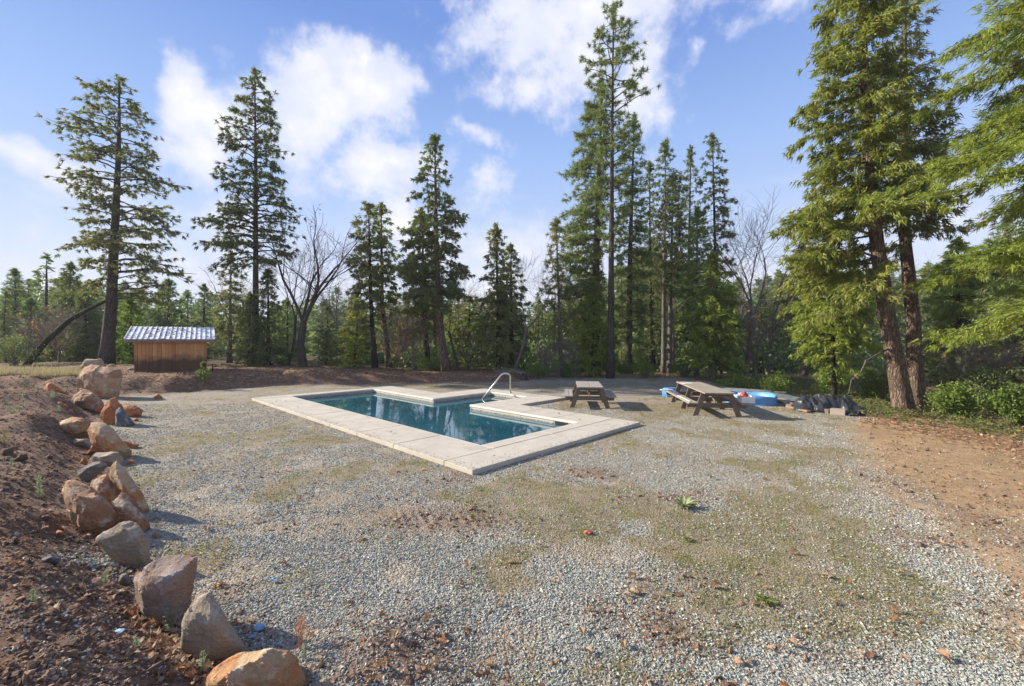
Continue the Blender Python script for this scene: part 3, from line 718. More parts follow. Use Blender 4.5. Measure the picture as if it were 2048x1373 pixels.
STY = {  # twig spacing, tuft spacing, blades, blade length, blade width, random spread, sag, kite
 'cedar': dict(ts=.32, fs=.20, k=14, L=.24, w=.062, rnd=.55, sag=-.5, kite=False),
 'cedar_near': dict(ts=.22, fs=.125, k=15, L=.20, w=.040, rnd=.50, sag=-.6, kite=False),
 'cedar_close': dict(ts=.20, fs=.10, k=14, L=.155, w=.024, rnd=.42, sag=-.5, kite=False),
 'fir': dict(ts=.32, fs=.21, k=15, L=.22, w=.055, rnd=.8, sag=-.15, kite=False),
 'pine': dict(ts=.36, fs=.27, k=15, L=.28, w=.046, rnd=1.2, sag=.1, kite=False),
 'tuft': dict(ts=.55, fs=.60, k=30, L=.30, w=.042, rnd=1.6, sag=.1, kite=False),
 'far': dict(ts=.50, fs=.34, k=5, L=.46, w=.17, rnd=.7, sag=-.25, kite=True),
}
def conifer_mesh(seed, trunk, rtrunk, prof, style, nb, up=.25, droop=.55, s0=.25, dens=1.0, size=1.0, wood_r=1.0, twigw=False, front_from=0, ribs=0, bare=0, tip=None, sides=8):
    """trunk: list of (x, y, z) local points; prof: list of (z, left, right) reach of the branches"""
    rng = np.random.default_rng(seed)
    st = dict(STY[style]); ts, fs = st['ts'] / dens, st['fs'] / math.sqrt(dens)
    TP = np.array(trunk, float); H = TP[-1, 2]
    zz = np.linspace(0, H, 40 if ribs else 18)
    tx = np.interp(zz, TP[:, 2], TP[:, 0]); ty = np.interp(zz, TP[:, 2], TP[:, 1])
    rad = rtrunk * (1 - zz / H) ** .8 * .92 + .012 + rtrunk * .35 * np.exp(-zz / (.5 + rtrunk))
    wood = MB()
    if ribs:
        zz = np.linspace(0, H, 150); tx = np.interp(zz, TP[:, 2], TP[:, 0]); ty = np.interp(zz, TP[:, 2], TP[:, 1])
        rad = rtrunk * (1 - zz / H) ** .8 * .92 + .012 + rtrunk * .35 * np.exp(-zz / (.5 + rtrunk))
        th = np.arange(ribs) * 2 * PI / ribs
        X, Z = np.meshgrid(np.arange(ribs) * 1.0, zz)
        def rf(n, s):
            q = vnoise(X * .9, Z * 1.1, seed) * .6 + vnoise(X * .45, Z * 2.3, seed + 5) * .4
            q[:, -1] = q[:, 0]
            return 1 + .16 * (q - .5) + .04 * np.cos(5 * th)[None] * np.exp(-Z)
        tube(wood, np.stack([tx, ty, zz - .1], 1), rad, ribs, True, rf)
    else:
        tube(wood, np.stack([tx, ty, zz - .1], 1), rad, sides)
    pz, pl, pr = np.array(prof, float).T
    o_ = np.argsort(pz); pz, pl, pr = pz[o_], pl[o_], pr[o_]
    P, D = [], []
    z0, z1 = pz[0], pz[-1]
    zb = z0 + (z1 - z0) * (np.arange(nb) + rng.random(nb)) / nb
    ph = np.arange(nb) * 2.39996 + rng.normal(0, .35, nb)
    def branch(org, h, reach, upz, dr, lv, rb):
        ss = np.linspace(0, 1, 6)
        perp = np.array([-h[1], h[0], 0]); side = rng.normal(0, .16) * reach
        path = np.array(org) + np.outer(ss * reach, h) + np.outer(side * ss ** 2, perp)
        path[:, 2] += reach * (upz * ss - dr * ss ** 2 + .35 * dr * ss ** 4) + rng.normal(0, .015, 6) * reach * (ss > 0)
        tube(wood, path, rb * (1 - .85 * ss), 4 if lv == 0 else 3, False)
        if lv == 0 and reach > .9:
            for _ in range(int(1 + reach * 1.1)):
                s_ = rng.uniform(.18, .75); o_ = np.array([np.interp(s_, ss, path[:, i]) for i in range(3)])
                an = rng.choice([-1, 1]) * rng.uniform(.35, 1.0); ca, sa = math.cos(an), math.sin(an)
                hh = np.array([h[0] * ca - h[1] * sa, h[0] * sa + h[1] * ca, 0])
                branch(o_, hh, reach * (1.05 - s_) * rng.uniform(.45, .8), upz - 1.2 * dr * s_ + rng.normal(0, .15), dr * rng.uniform(.5, 1.2), 1, rb * .5)
        if rng.random() < bare: return
        s0_ = s0 if lv == 0 else .12
        nt = max(3, int(reach * (1 - s0_) / ts * 2)); s = s0_ + (1 - s0_) * (np.arange(nt) + rng.random(nt)) / nt
        bp = np.stack([np.interp(s, ss, path[:, i]) for i in range(3)], 1)
        ang = np.where(np.arange(nt) % 2, 1, -1) * rng.uniform(.4, 1.3, nt) * (1 - .5 * s)
        ca, sa = np.cos(ang), np.sin(ang)
        td = np.stack([h[0] * ca - h[1] * sa, h[0] * sa + h[1] * ca, rng.normal(.02, .28, nt) + (upz - 2 * dr * s) * .6], 1)
        tl = np.minimum(.38 * reach * (1.12 - s) + .18, 1.1) * rng.uniform(.4, 1.2, nt)
        if twigw:
            for q in range(nt):
                if tl[q] > .35:
                    e = bp[q] + td[q] * tl[q]; mid = (bp[q] + e) / 2 + [0, 0, .04]
                    tube(wood, [bp[q], mid, e + [0, 0, st['sag'] * .1]], [.009, .006, .003], 3, False)
        nf = np.maximum(1, (tl / fs).astype(int)); idx = np.repeat(np.arange(nt), nf)
        u = (np.concatenate([np.arange(k_) for k_ in nf]) + rng.random(len(idx))) / nf[idx]
        if style == 'tuft': u = .55 + .45 * u
        P.append(bp[idx] + td[idx] * (tl[idx] * u)[:, None] + rng.normal(0, .035, (len(idx), 3)) * size)
        D.append(td[idx])
    for z, a in zip(zb, ph):
        l, r_ = np.interp(z, pz, pl), np.interp(z, pz, pr)
        c = math.cos(a); reach = (l * (1 - c) + r_ * (1 + c)) / 2 * rng.uniform(.58, 1.14)
        if reach < .12: continue
        if z < front_from and (math.sin(a) < .1 and c > -.75 or c > .2): continue
        h = np.array([c, math.sin(a), 0.])
        upz = up + rng.normal(0, .16); dr = droop * rng.uniform(.5, 1.4)
        fz = (z - z0) / max(z1 - z0, .1); upz += max(0, fz - .75)
        branch((np.interp(z, TP[:, 2], TP[:, 0]), np.interp(z, TP[:, 2], TP[:, 1]), z), h, reach, upz, dr, 0, (.010 + .013 * reach) * wood_r)
    # leader
    nl = int(26 * dens); zt = H - (H * .07) * rng.random(nl)
    P.append(np.stack([np.interp(zt, TP[:, 2], TP[:, 0]), np.interp(zt, TP[:, 2], TP[:, 1]), zt], 1)); D.append(rng.normal(0, .4, (nl, 3)) + [0, 0, .8])
    P = np.concatenate(P); D = np.concatenate(D)
    k_ = st['k']; P = np.repeat(P, k_, 0); D = np.repeat(D, k_, 0); n = len(P)
    D = D / np.linalg.norm(D, axis=1)[:, None] + rng.normal(0, st['rnd'], (n, 3)); D[:, 2] += st['sag']
    P = P + rng.normal(0, .04, (n, 3)) * size
    V, Fq = blades(P, D, st['L'] * size * rng.uniform(.55, 1.2, n), st['w'] * size * rng.uniform(.7, 1.3, n), rng, st['kite'])
    return wood.mesh('trunk', True), mesh_np('crown', V, [Fq])

def tree_thing(name, base, wood, crown, mw, ml, label, cat='tree', group=None, rz=0.0):
    e = empty(name, tuple(base), label, cat, group, rz)
    link('trunk', wood, mw, e)
    if crown is not None: link('crown', crown, ml, e)
    return e
def px_tree(name, label, D, trunk_px, outline, tw, style, mw, ml, nb, seed, **kw):
    """trunk_px: [(row, column)] from base to tip; outline: [(row, left column, right column)]"""
    by, bx = trunk_px[0]
    b = np.array([(bx - CX) / F * D, D, 0.]); b[2] = height(b[0], b[1])
    zrow = lambda r: HC + (HZ - r) / F * D - b[2]
    tr = [((c - bx) / F * D, 0, zrow(r)) for r, c in trunk_px]; tr[0] = (0, 0, 0)
    rows = [r for r, c in trunk_px][::-1]; cols = [c for r, c in trunk_px][::-1]
    prof = []
    for r, l, rr in outline:
        c = np.interp(r, rows, cols); prof.append((zrow(r), max(0, (c - l)) / F * D, max(0, (rr - c)) / F * D))
    # a little sway in depth too
    sw = random.uniform(-.015, .015)
    tr = [(x_, z_ * sw, z_) for x_, _, z_ in tr]
    w, c = conifer_mesh(seed, tr, tw / 2 / F * D, prof, style, nb, **kw)
    return tree_thing(name, b, w, c, mw, ml, label)

# left side
px_tree('cedar_tree', 'tall dark cedar with a thick grey trunk left of the wooden shed', 26.0, [(727,212), (600,222), (450,229), (300,236), (152,237)],
  [(152,233,240),(185,180,262),(215,160,285),(260,140,300),(320,140,300),(350,140,345),(385,165,345),(440,150,360),(480,160,365),(520,180,362),(570,195,350),(605,205,330)], 23, 'cedar', bark_grey, lf_olive, 120, 1, up=.32, droop=.5, s0=.34, dens=.58, wood_r=1.1, bare=.07, twigw=True)
px_tree('cedar_tree', 'tall slender conifer with a bare lower trunk right of the wooden shed', 25.0, [(742,511), (500,513), (300,514), (143,513)],
  [(143,509,517),(200,484,548),(250,462,560),(300,440,585),(350,452,578),(400,425,590),(450,428,598),(490,395,600),(530,440,575)], 14, 'cedar', bark_grey, lf_fir, 125, 2, up=.30, droop=.45, s0=.36, dens=.60, wood_r=1.3, bare=.1, twigw=True)
px_tree('conifer_tree', 'left of the twin conifers standing behind the far pool corner', 25.5, [(747,750), (600,742), (407,738)],
  [(407,734,742),(440,708,765),(500,695,785),(560,692,790),(620,690,775),(655,715,765)], 12, 'cedar', bark_dark, lf_olive, 90, 3, dens=.8, s0=.2)
px_tree('conifer_tree', 'right of the twin conifers standing behind the far pool corner', 26.5, [(747,778), (600,764), (409,763)],
  [(409,760,768),(440,735,785),(500,725,800),(560,720,800),(620,730,795),(650,745,785)], 12, 'cedar', bark_grey, lf_cedar, 80, 4, dens=.8, s0=.2)
px_tree('cedar_tree', 'tallest conifer left of centre with a reddish trunk leaning to the left', 24.0, [(757,893), (650,880), (500,873), (272,870)],
  [(272,866,874),(320,845,895),(380,825,908),(430,815,925),(480,800,935),(540,790,940),(590,795,930),(625,830,900)], 17, 'cedar', bark_red, lf_fir, 120, 5, up=.25, dens=.85, wood_r=1.1, s0=.25, twigw=True)
px_tree('conifer_tree', 'leafy conifer pressed against the left side of the tallest one left of centre', 25.5, [(752,857), (600,848), (425,845)],
  [(425,841,849),(460,815,865),(520,800,880),(580,790,885),(640,790,880),(670,810,870)], 11, 'cedar', bark_dark, lf_cedar, 90, 6, dens=.8, s0=.2)
px_tree('conifer_tree', 'thin dark trunked conifer between two larger ones left of centre', 28.0, [(750,873), (600,866), (470,862)],
  [(470,858,866),(520,840,885),(600,835,895),(640,845,890)], 9, 'cedar', bark_dark, lf_fir, 60, 7, dens=.7, s0=.2)
px_tree('cedar_tree', 'bushy grey green cedar with foliage down to the ground behind the pool handrail', 25.0, [(756,997), (600,996), (450,991)],
  [(450,988,994),(480,978,1006),(530,965,1020),(580,958,1025),(640,953,1030),(690,955,1028),(740,968,1015)], 10, 'cedar', bark_dark, lf_olive, 150, 8, dens=.85, s0=.12, up=.05, droop=.35)
px_tree('conifer_tree', 'narrow dark conifer just left of the tree stump', 26.0, [(754,1023), (600,1022), (490,1022)],
  [(490,1019,1025),(530,1000,1045),(580,990,1055),(640,985,1062),(700,992,1055),(735,1000,1045)], 11, 'cedar', bark_dark, lf_fir, 110, 9, dens=.8, s0=.12)
px_tree('pine_tree', 'thin pale pine with sparse foliage left of the big central pines', 24.5, [(762,1123), (650,1120), (440,1112)],
  [(440,1110,1115),(480,1098,1135),(530,1088,1150),(580,1085,1150),(640,1088,1150),(700,1100,1140)], 9, 'pine', bark_pale, lf_olive, 90, 10, dens=.7, s0=.2)
px_tree('pine_tree', 'broad bushy pine on the left flank of the tallest pine', 25.5, [(757,1190), (600,1190), (400,1195), (168,1203)],
  [(168,1200,1206),(210,1170,1215),(280,1145,1215),(350,1125,1210),(420,1118,1205),(480,1110,1200),(560,1105,1200),(620,1120,1200),(660,1150,1200)], 20, 'pine', bark_pine, lf_pine, 190, 11, dens=1.15, s0=.15, size=1.0)
px_tree('pine_tree', 'tallest pine of all with a sparse tufted top and a long dark trunk', 23.5, [(759,1221), (500,1222), (250,1223), (12,1225)],
  [(12,1222,1228),(35,1205,1245),(80,1180,1262),(120,1160,1290),(160,1155,1280),(200,1160,1290),(235,1155,1300),(270,1165,1275),(340,1180,1270),(430,1190,1255),(520,1200,1245)], 15, 'tuft', bark_pine, lf_pine, 84, 12, up=.30, droop=.10, dens=.85, wood_r=1.2, s0=.25, size=.85, twigw=True)
px_tree('pine_tree', 'dense green pine on the right flank of the tallest pine', 26.0, [(757,1257), (500,1260), (230,1268)],
  [(230,1265,1271),(290,1235,1285),(350,1225,1292),(430,1225,1300),(520,1225,1310),(600,1225,1305),(680,1235,1300),(730,1245,1290)], 15, 'pine', bark_pine, lf_pine, 165, 13, dens=1.05, s0=.12)
px_tree('fir_tree', 'dark slim fir between the tall pines and the pair of pale trunks', 28.0, [(755,1303), (550,1300), (325,1298)],
  [(325,1296,1300),(380,1285,1312),(450,1278,1322),(540,1275,1325),(640,1275,1325),(710,1285,1315)], 9, 'fir', bark_dark, lf_fir, 110, 14, dens=.8, s0=.15)
px_tree('pine_tree', 'dark crowned conifer above the left of two pale trunks', 27.0, [(756,1327), (600,1328), (278,1333)],
  [(278,1330,1336),(320,1318,1350),(360,1308,1370),(420,1305,1378),(480,1305,1385),(540,1308,1380),(590,1315,1370)], 10, 'fir', bark_pale, lf_fir, 110, 15, dens=.9, s0=.15)
px_tree('pine_tree', 'conifer on the right of two pale trunks behind the picnic tables', 27.6, [(756,1339), (600,1340), (350,1345)],
  [(350,1343,1347),(400,1325,1365),(470,1315,1378),(540,1318,1375),(590,1325,1365)], 11, 'fir', bark_pale, lf_fir, 80, 16, dens=.8, s0=.15)
px_tree('fir_tree', 'narrow pointed fir with its tip just left of the second tall spire', 29.0, [(756,1372), (600,1375), (296,1379)],
  [(296,1377,1381),(340,1366,1392),(400,1355,1402),(470,1350,1405),(560,1350,1405),(640,1355,1400)], 10, 'fir', bark_dark, lf_fir, 100, 17, dens=.85, s0=.15)
px_tree('cedar_tree', 'sparse tall spire above the bright green cedar', 27.0, [(756,1438), (500,1432), (264,1428)],
  [(264,1425,1431),(310,1408,1450),(360,1400,1462),(420,1402,1470),(480,1405,1475),(540,1415,1465),(600,1420,1455)], 10, 'cedar', bark_dark, lf_fir, 90, 18, dens=.7, s0=.3)
px_tree('pine_tree', 'soft light green pine with a thin trunk behind the second picnic table', 24.5, [(760,1393), (600,1394), (418,1395)],
  [(418,1392,1398),(450,1375,1418),(500,1368,1430),(560,1360,1428),(620,1362,1425),(660,1378,1410)], 10, 'pine', bark_pale, lf_young, 90, 19, dens=.9, s0=.15)
px_tree('cedar_tree', 'bright yellow green young cedar reaching to the ground behind the picnic tables', 22.8, [(768,1427), (600,1426), (508,1425)],
  [(508,1423,1427),(540,1405,1448),(590,1390,1468),(640,1380,1490),(690,1378,1495),(730,1392,1480)], 9, 'cedar', bark_pale, lf_cedar_lit, 130, 20, dens=1.0, s0=.12, up=.15, droop=.35)
px_tree('cedar_tree', 'young bushy cedar at the foot of the broad central pine', 24.5, [(758,1186), (560,1186)],
  [(560,1184,1188),(600,1165,1208),(650,1150,1220),(700,1145,1225),(745,1150,1222)], 7, 'cedar', bark_dark, lf_cedar_lit, 120, 21, dens=.85, s0=.1, up=.1, droop=.35)
px_tree('fir_tree', 'small dark pyramid shaped cedar right of the bare oak', 26.0, [(748,651), (663,653)],
  [(663,651,655),(690,640,668),(720,632,675),(745,630,678)], 5, 'cedar', bark_dark, lf_fir, 80, 22, dens=1.1, s0=.05, up=.3, droop=.1, size=.7)
px_tree('fir_tree', 'round topped small cedar between the bare oak and the twin conifers', 25.0, [(748,709), (677,709)],
  [(677,705,713),(695,692,726),(720,688,732),(745,690,730)], 5, 'cedar', bark_dark, lf_cedar_lit, 80, 23, dens=1.1, s0=.05, up=.3, droop=.1, size=.7)
px_tree('fir_tree', 'leftmost of the dark young firs at the foot of the slender conifer', 24.5, [(745,497), (590,500)],
  [(590,498,502),(630,482,520),(680,475,528),(735,475,530)], 6, 'fir', bark_dark, lf_fir, 100, 24, dens=.9, s0=.1, size=.9)
px_tree('fir_tree', 'tallest of the dark young firs at the foot of the slender conifer', 25.0, [(743,537), (540,535)],
  [(540,532,538),(590,515,555),(640,508,565),(700,505,578),(735,508,575)], 8, 'fir', bark_dark, lf_fir, 120, 25, dens=.9, s0=.1, size=.9)
px_tree('pine_tree', 'thin grey green pine between the shed and the slender conifer', 28.0, [(740,459), (508,461)],
  [(508,459,463),(550,440,480),(600,425,492),(660,422,492),(715,435,485)], 9, 'fir', bark_pale, lf_olive, 90, 26, dens=.75, s0=.15)
px_tree('fir_tree', 'light green young fir against the left wall of the shed', 27.0, [(738,262), (600,262)],
  [(600,259,265),(640,240,285),(690,235,290),(735,238,290)], 6, 'fir', bark_dark, lf_young, 90, 27, dens=.8, s0=.1)
# behind the left bank
for i, (bx, ty, w_, lab, st, ml, dd) in enumerate((
  (30, 540, 60, 'grey green pine at the far left edge with a rounded top', 'pine', lf_far, 40),
  (62, 600, 50, 'bushy fir behind the leaning log', 'fir', lf_far, 33),
  (138, 527, 60, 'dark fir between the snag and the big left cedar', 'fir', lf_fir, 31),
  (170, 580, 50, 'short dark trunked fir just left of the big left cedar', 'fir', lf_fir, 30),
  (335, 560, 62, 'green fir rising directly behind the shed roof', 'fir', lf_far, 36),
  (408, 570, 42, 'slim fir above the right end of the shed roof', 'fir', lf_far, 42))):
    px_tree('fir_tree', lab, dd, [(730, bx), (ty, bx + 1)], [(ty, bx - 2, bx + 3), (ty + 40, bx - w_ * .35, bx + w_ * .35), (ty + 90, bx - w_ * .6, bx + w_ * .6), (720, bx - w_ * .6, bx + w_ * .6)], 8, st, bark_dark, ml, 90, 60 + i, dens=.75, s0=.12, size=1.2)
px_tree('snag_tree', 'dead bare spire rising above the treeline left of the big cedar', 36, [(730, 93), (513, 95)], [(530, 93, 97), (560, 72, 118), (620, 70, 122), (700, 66, 128)], 10, 'far', bark_grey, lf_far, 80, 70, dens=.35, s0=.5, bare=.72, up=.1, droop=.05, wood_r=1.2)
px_tree('pine_tree', 'slim trunked pine in the shade left of the two red cedars', 24.0, [(775,1610), (600,1608), (480,1606)], [(480,1604,1609),(530,1585,1630),(600,1570,1645),(680,1575,1640)], 10, 'fir', bark_grey, lf_fir, 80, 28, dens=.8, s0=.2)
px_tree('pine_tree', 'blue green pine rising behind the right hand cedar branches', 30.0, [(775,2010), (600,2012), (440,2015)], [(440,2012,2018),(480,1985,2040),(540,1960,2060),(620,1950,2070),(700,1950,2070)], 14, 'pine', bark_grey, lf_pine, 120, 29, dens=1, s0=.15)
px_tree('cedar_tree', 'sunlit cedar filling the gap right of the red barked cedars', 21.0, [(800,1915), (640,1918), (478,1920)], [(478,1917,1924),(520,1885,1955),(580,1865,1975),(650,1855,1990),(720,1860,1985),(770,1870,1975)], 12, 'cedar', bark_dark, lf_cedar_lit, 130, 30, dens=.9, s0=.12)
px_tree('cedar_tree', 'dark cedar in shade at the right edge of the photo', 17.5, [(830,2055), (560,2058), (380,2060)], [(380,2057,2063),(460,2010,2110),(560,1985,2130),(680,1960,2140),(790,1950,2140)], 14, 'cedar', bark_dark, lf_fir, 160, 31, dens=.9, s0=.12)

# the two big cedars on the right
px_tree('cedar_tree', 'big leaning cedar with furrowed red bark, in front of its darker twin', 12.7, [(825,1810), (640,1778), (440,1752), (200,1738), (-120,1722), (-320,1715)],
  [(-320,1712,1718),(-180,1680,1765),(-60,1650,1800),(40,1632,1800),(120,1625,1800),(200,1612,1795),(300,1590,1790),(380,1570,1790),(440,1560,1780),(500,1575,1775),(560,1590,1765),(600,1620,1750)], 31, 'cedar_near', bark_red, lf_cedar, 190, 32,
  dens=.92, size=1.0, front_from=6.0, s0=.14, up=.10, droop=.55, ribs=40, wood_r=.9, twigw=True)
px_tree('cedar_tree', 'darker upright cedar standing close behind the big leaning one', 13.6, [(815,1832), (640,1828), (420,1808), (200,1812), (40,1815), (-60,1815)],
  [(-60,1812,1818),(20,1790,1850),(100,1770,1872),(200,1760,1880),(300,1750,1900),(380,1745,1905),(440,1745,1900),(490,1760,1880),(540,1775,1860)], 28, 'cedar_near', bark_red, lf_olive, 130, 33,
  dens=.85, size=1.0, front_from=5.4, s0=.16, up=.12, droop=.45, ribs=36, wood_r=.9, twigw=True)
px_tree('cedar_tree', 'low hanging sunlit cedar foliage left of the leaning trunk', 15.0, [(808,1668), (640,1664), (500,1660)],
  [(500,1657,1664),(540,1615,1720),(600,1585,1740),(660,1590,1740),(700,1610,1720),(745,1640,1690)], 9, 'cedar_near', bark_dark, lf_cedar_lit, 85, 34, dens=.75, s0=.12, up=.05, droop=.5, size=.9)
# near cedar out of frame on the right, its branches reach in
def side_cedar():
    base = np.array([13.2, 8.8, 0.]); base[2] = height(base[0], base[1])
    prof = [(2.7, 2.2, 1.5), (3.2, 3.6, 2.5), (3.9, 3.8, 2.7), (4.4, 2.0, 2.0), (5.0, 2.0, 2.2), (5.6, 3.6, 2.5), (6.6, 4.3, 2.5), (7.6, 4.1, 2.5), (9.2, 3.4, 2.4), (11, 3.0, 2.0), (13, .8, .8)]
    w, c = conifer_mesh(77, [(0, 0, 0), (-.1, 0, 6), (0, 0, 13.2)], .3, prof, 'cedar_close', 92, up=.10, droop=.30, s0=.30, dens=.85, size=1.0, twigw=True)
    tree_thing('cedar_tree', base, w, c, bark_red, lf_cedar_lit, 'bright green cedar whose branches reach in from the right edge')
side_cedar()

# bare deciduous trees
def bare_mesh(seed, H, r0, limbs, spread=.5, levels=4, lean=(0, 0), leaves=0, trunk_h=.3, thin=1.0):
    rng = np.random.default_rng(seed); mb = MB(); tips = []
    def grow(p, d, L, r, lv):
        n = 4 if lv else 5
        path = [p]; q = d
        for i in range(n):
            q = q + rng.normal(0, .13, 3) + np.array([0, 0, .05]); q = q / np.linalg.norm(q)
            path.append(path[-1] + q * L / n)
        re = r * .5
        tube(mb, path, np.linspace(r, re, n + 1), 6 if lv < 2 else 3, False)
        path = np.array(path)
        if lv >= levels: tips.append(path[-1]); return
        nk = int(rng.integers(3, 6)); grow(path[-1], q, L * .55, re, lv + 1)
        for _ in range(nk):
            s = rng.uniform(.3, 1.0) * n; i = min(int(s), n - 1); pp = path[i] + (path[i + 1] - path[i]) * (s - i)
            dd = q + rng.normal(0, spread, 3); dd[2] = dd[2] * .8 + .12; dd /= np.linalg.norm(dd)
            grow(pp, dd, L * rng.uniform(.5, .78), max(re * rng.uniform(.45, .8), .006 * thin), lv + 1)
    p0 = np.array([0., 0, -.1]); th = H * trunk_h
    top = np.array([lean[0] * th, lean[1] * th, th])
    tube(mb, [p0, top * .5 + rng.normal(0, .02 * H, 3) * [.5, .5, 0], top], [r0 * 1.2, r0, r0 * .85], 8, False)
    for _ in range(limbs):
        d = np.array([rng.normal(lean[0], spread * .8), rng.normal(lean[1], spread * .8), 1.0]); d /= np.linalg.norm(d)
        grow(top, d, H * .36, r0 * rng.uniform(.30, .52), 1)
    wood = mb.mesh('trunk', True); crown = None
    if leaves and tips:
        T = np.array(tips); T = T[rng.integers(0, len(T), leaves)] + rng.normal(0, .08, (leaves, 3))
        V, Fq = blades(T, rng.normal(0, 1, (leaves, 3)), .12, .08, rng); crown = mesh_np('crown', V, [Fq])
    return wood, crown
def bare_tree(name, label, px, py, top, D, r, seed, mat=twig_m, leafmat=None, **kw):
    b = np.array([(px - CX) / F * D, D, 0.]); b[2] = height(b[0], b[1])
    H = HC + (HZ - top) / F * D - b[2]
    w, c = bare_mesh(seed, H, r, **kw)
    # the crown grew by chance: bring it to the height seen
    zs = np.zeros(len(w.vertices) * 3); w.vertices.foreach_get('co', zs); f = H / zs[2::3].max()
    for me in (w, c):
        if me:
            a = np.zeros(len(me.vertices) * 3); me.vertices.foreach_get('co', a); a = a.reshape(-1, 3); a[:, 2] *= f; a[:, :2] *= .5 + .5 * f
            me.vertices.foreach_set('co', a.ravel()); me.update()
    return tree_thing(name, b, w, c, mat, leafmat or lf_oak, label, 'tree' if H > 3.2 else 'bush')
bare_tree('oak_tree', 'leafless many limbed oak standing right of the slender conifer', 607, 746, 390, 24.5, .22, 101, mat=twig_dark, limbs=5, spread=.50, levels=4, leaves=120, trunk_h=.26)
bare_tree('oak_tree', 'thin dark leafless oak at the left foot of the bare oak', 576, 746, 470, 25.5, .10, 102, mat=twig_dark, limbs=3, spread=.4, levels=4, lean=(.15, 0), trunk_h=.4)
bare_tree('oak_tree', 'curved leafless oak arching up to the right beside the narrow dark conifer', 1027, 752, 480, 25, .11, 103, limbs=3, spread=.38, levels=4, lean=(.28, 0), trunk_h=.4)
bare_tree('oak_tree', 'tall pale leafless oak between the bright young cedar and the big cedars', 1490, 772, 372, 24, .14, 104, limbs=5, spread=.50, levels=4, lean=(.12, 0), trunk_h=.35)
bare_tree('oak_tree', 'leafless oak with grey twigs just left of the big red cedars', 1535, 775, 440, 26, .12, 105, limbs=4, spread=.5, levels=4, lean=(.1, 0), trunk_h=.3)
bare_tree('oak_tree', 'pale leafless tree tangled in front of the pair of pale trunks', 1345, 760, 430, 29, .10, 106, limbs=4, spread=.45, levels=4, trunk_h=.4)
bare_tree('oak_tree', 'leaning thin tree right of the tallest conifer left of centre', 917, 752, 560, 25, .08, 107, mat=twig_dark, limbs=3, spread=.35, levels=4, lean=(-.22, 0), trunk_h=.55)
bare_tree('bare_shrub', 'wide leafless thicket with a few orange leaves right of the red cedars', 1955, 828, 655, 13.8, .06, 108, limbs=9, spread=.75, levels=4, leaves=60, trunk_h=.12)
bare_tree('bare_shrub', 'pale tangled brush at the foot of the thin pale pine', 1118, 768, 655, 23.5, .04, 109, limbs=8, spread=.8, levels=4, trunk_h=.12)
bare_tree('bare_shrub', 'grey brush tangle behind the dark tarp', 1510, 778, 600, 23.2, .06, 110, limbs=8, spread=.75, levels=4, leaves=60, trunk_h=.15)
bare_tree('bare_shrub', 'reddish brown thicket between the twin conifers and the leaning one', 825, 757, 600, 25.0, .05, 111, limbs=9, spread=.8, levels=4, leaves=500, trunk_h=.1)
bare_tree('bare_shrub', 'greyish brush just right of the twin conifers', 795, 755, 640, 26.5, .05, 112, limbs=8, spread=.8, levels=4, leaves=200, trunk_h=.1)
bare_tree('bare_shrub', 'dark brush in the gap left of the bushy grey green cedar', 935, 757, 640, 26.0, .05, 113, mat=twig_dark, limbs=9, spread=.8, levels=4, trunk_h=.1)
bare_tree('bare_shrub', 'pale branching shrub behind the leaning log at the far left', 62, 735, 630, 26.0, .07, 114, limbs=8, spread=.8, levels=4, leaves=120, trunk_h=.12)
bare_tree('bare_shrub', 'grey twiggy shrub between the leaning log and the big left cedar', 120, 733, 590, 28.0, .07, 115, limbs=8, spread=.6, levels=4, leaves=60, trunk_h=.15)

# more bare trees deeper in the wood, copied from two of the near ones
for i, (px, D, sc_, src) in enumerate(((470, 33, .8, 0), (560, 36, .8, 1), (680, 34, .75, 0), (735, 37, .8, 1), (812, 33, .8, 0), (905, 36, .85, 1), (960, 33, .7, 0), (1075, 34, 1.0, 1), (1165, 33, .8, 0), (1275, 34, .9, 1), (1465, 30, .8, 0), (1560, 33, 1.0, 1), (1640, 30, .8, 0), (1880, 27, .9, 1), (1700, 26, .7, 0))):
    srcs = [o for o in bpy.data.objects if o.get('label') in ('leafless many limbed oak standing right of the slender conifer', 'leafless oak with grey twigs just left of the big red cedars')]
    r0 = srcs[src]; X = (px - CX) / F * D; c = r0.copy(); COL.objects.link(c); c.location = (X, D, float(height(X, D))); c.rotation_euler.z = i * 1.3; c.scale = (sc_,) * 3
    c['label'] = 'one of the leafless grey trees standing deeper in the wood among the conifers'; c['group'] = 'leafless trees deep in the wood'
    for ch in r0.children:
        d = ch.copy(); COL.objects.link(d); d.parent = c
        if d.name.startswith('trunk'): d.material_slots[0].link = 'OBJECT'; d.material_slots[0].material = twig_m
# far forest
FOREST = 'conifers in the far forest around the clearing'
protos = []
fr = np.random.default_rng(5)
for i in range(6):
    H = 14.; wd_ = (2.3, 1.9, 2.6, 1.7, 2.2, 2.8)[i]; lo = (1., 2.5, .6, 3.5, 1.2, .8)[i]
    prof = [(lo, wd_ * .8, wd_ * .8), (lo + 2, wd_, wd_), (7, wd_ * .75, wd_ * .85), (10, wd_ * .5, wd_ * .45), (12.5, wd_ * .25, wd_ * .22), (14, .05, .05)]
    w, c = conifer_mesh(200 + i, [(0, 0, 0), (fr.normal(0, .2), 0, 7), (0, 0, 14)], .16, prof, ('far', 'fir', 'far', 'pine', 'far', 'far')[i], 70, dens=(1, .55, 1, .6, 1, 1)[i], s0=.15, size=(1, 1.3, 1, 1.3, 1, 1.1)[i], sides=5, up=.1, droop=.3)
    w.materials.append(bark_dark if i % 2 else bark_grey); c.materials.append((lf_far, lf_fir, lf_far, lf_pine, lf_far, lf_cedar)[i]); protos.append((w, c))
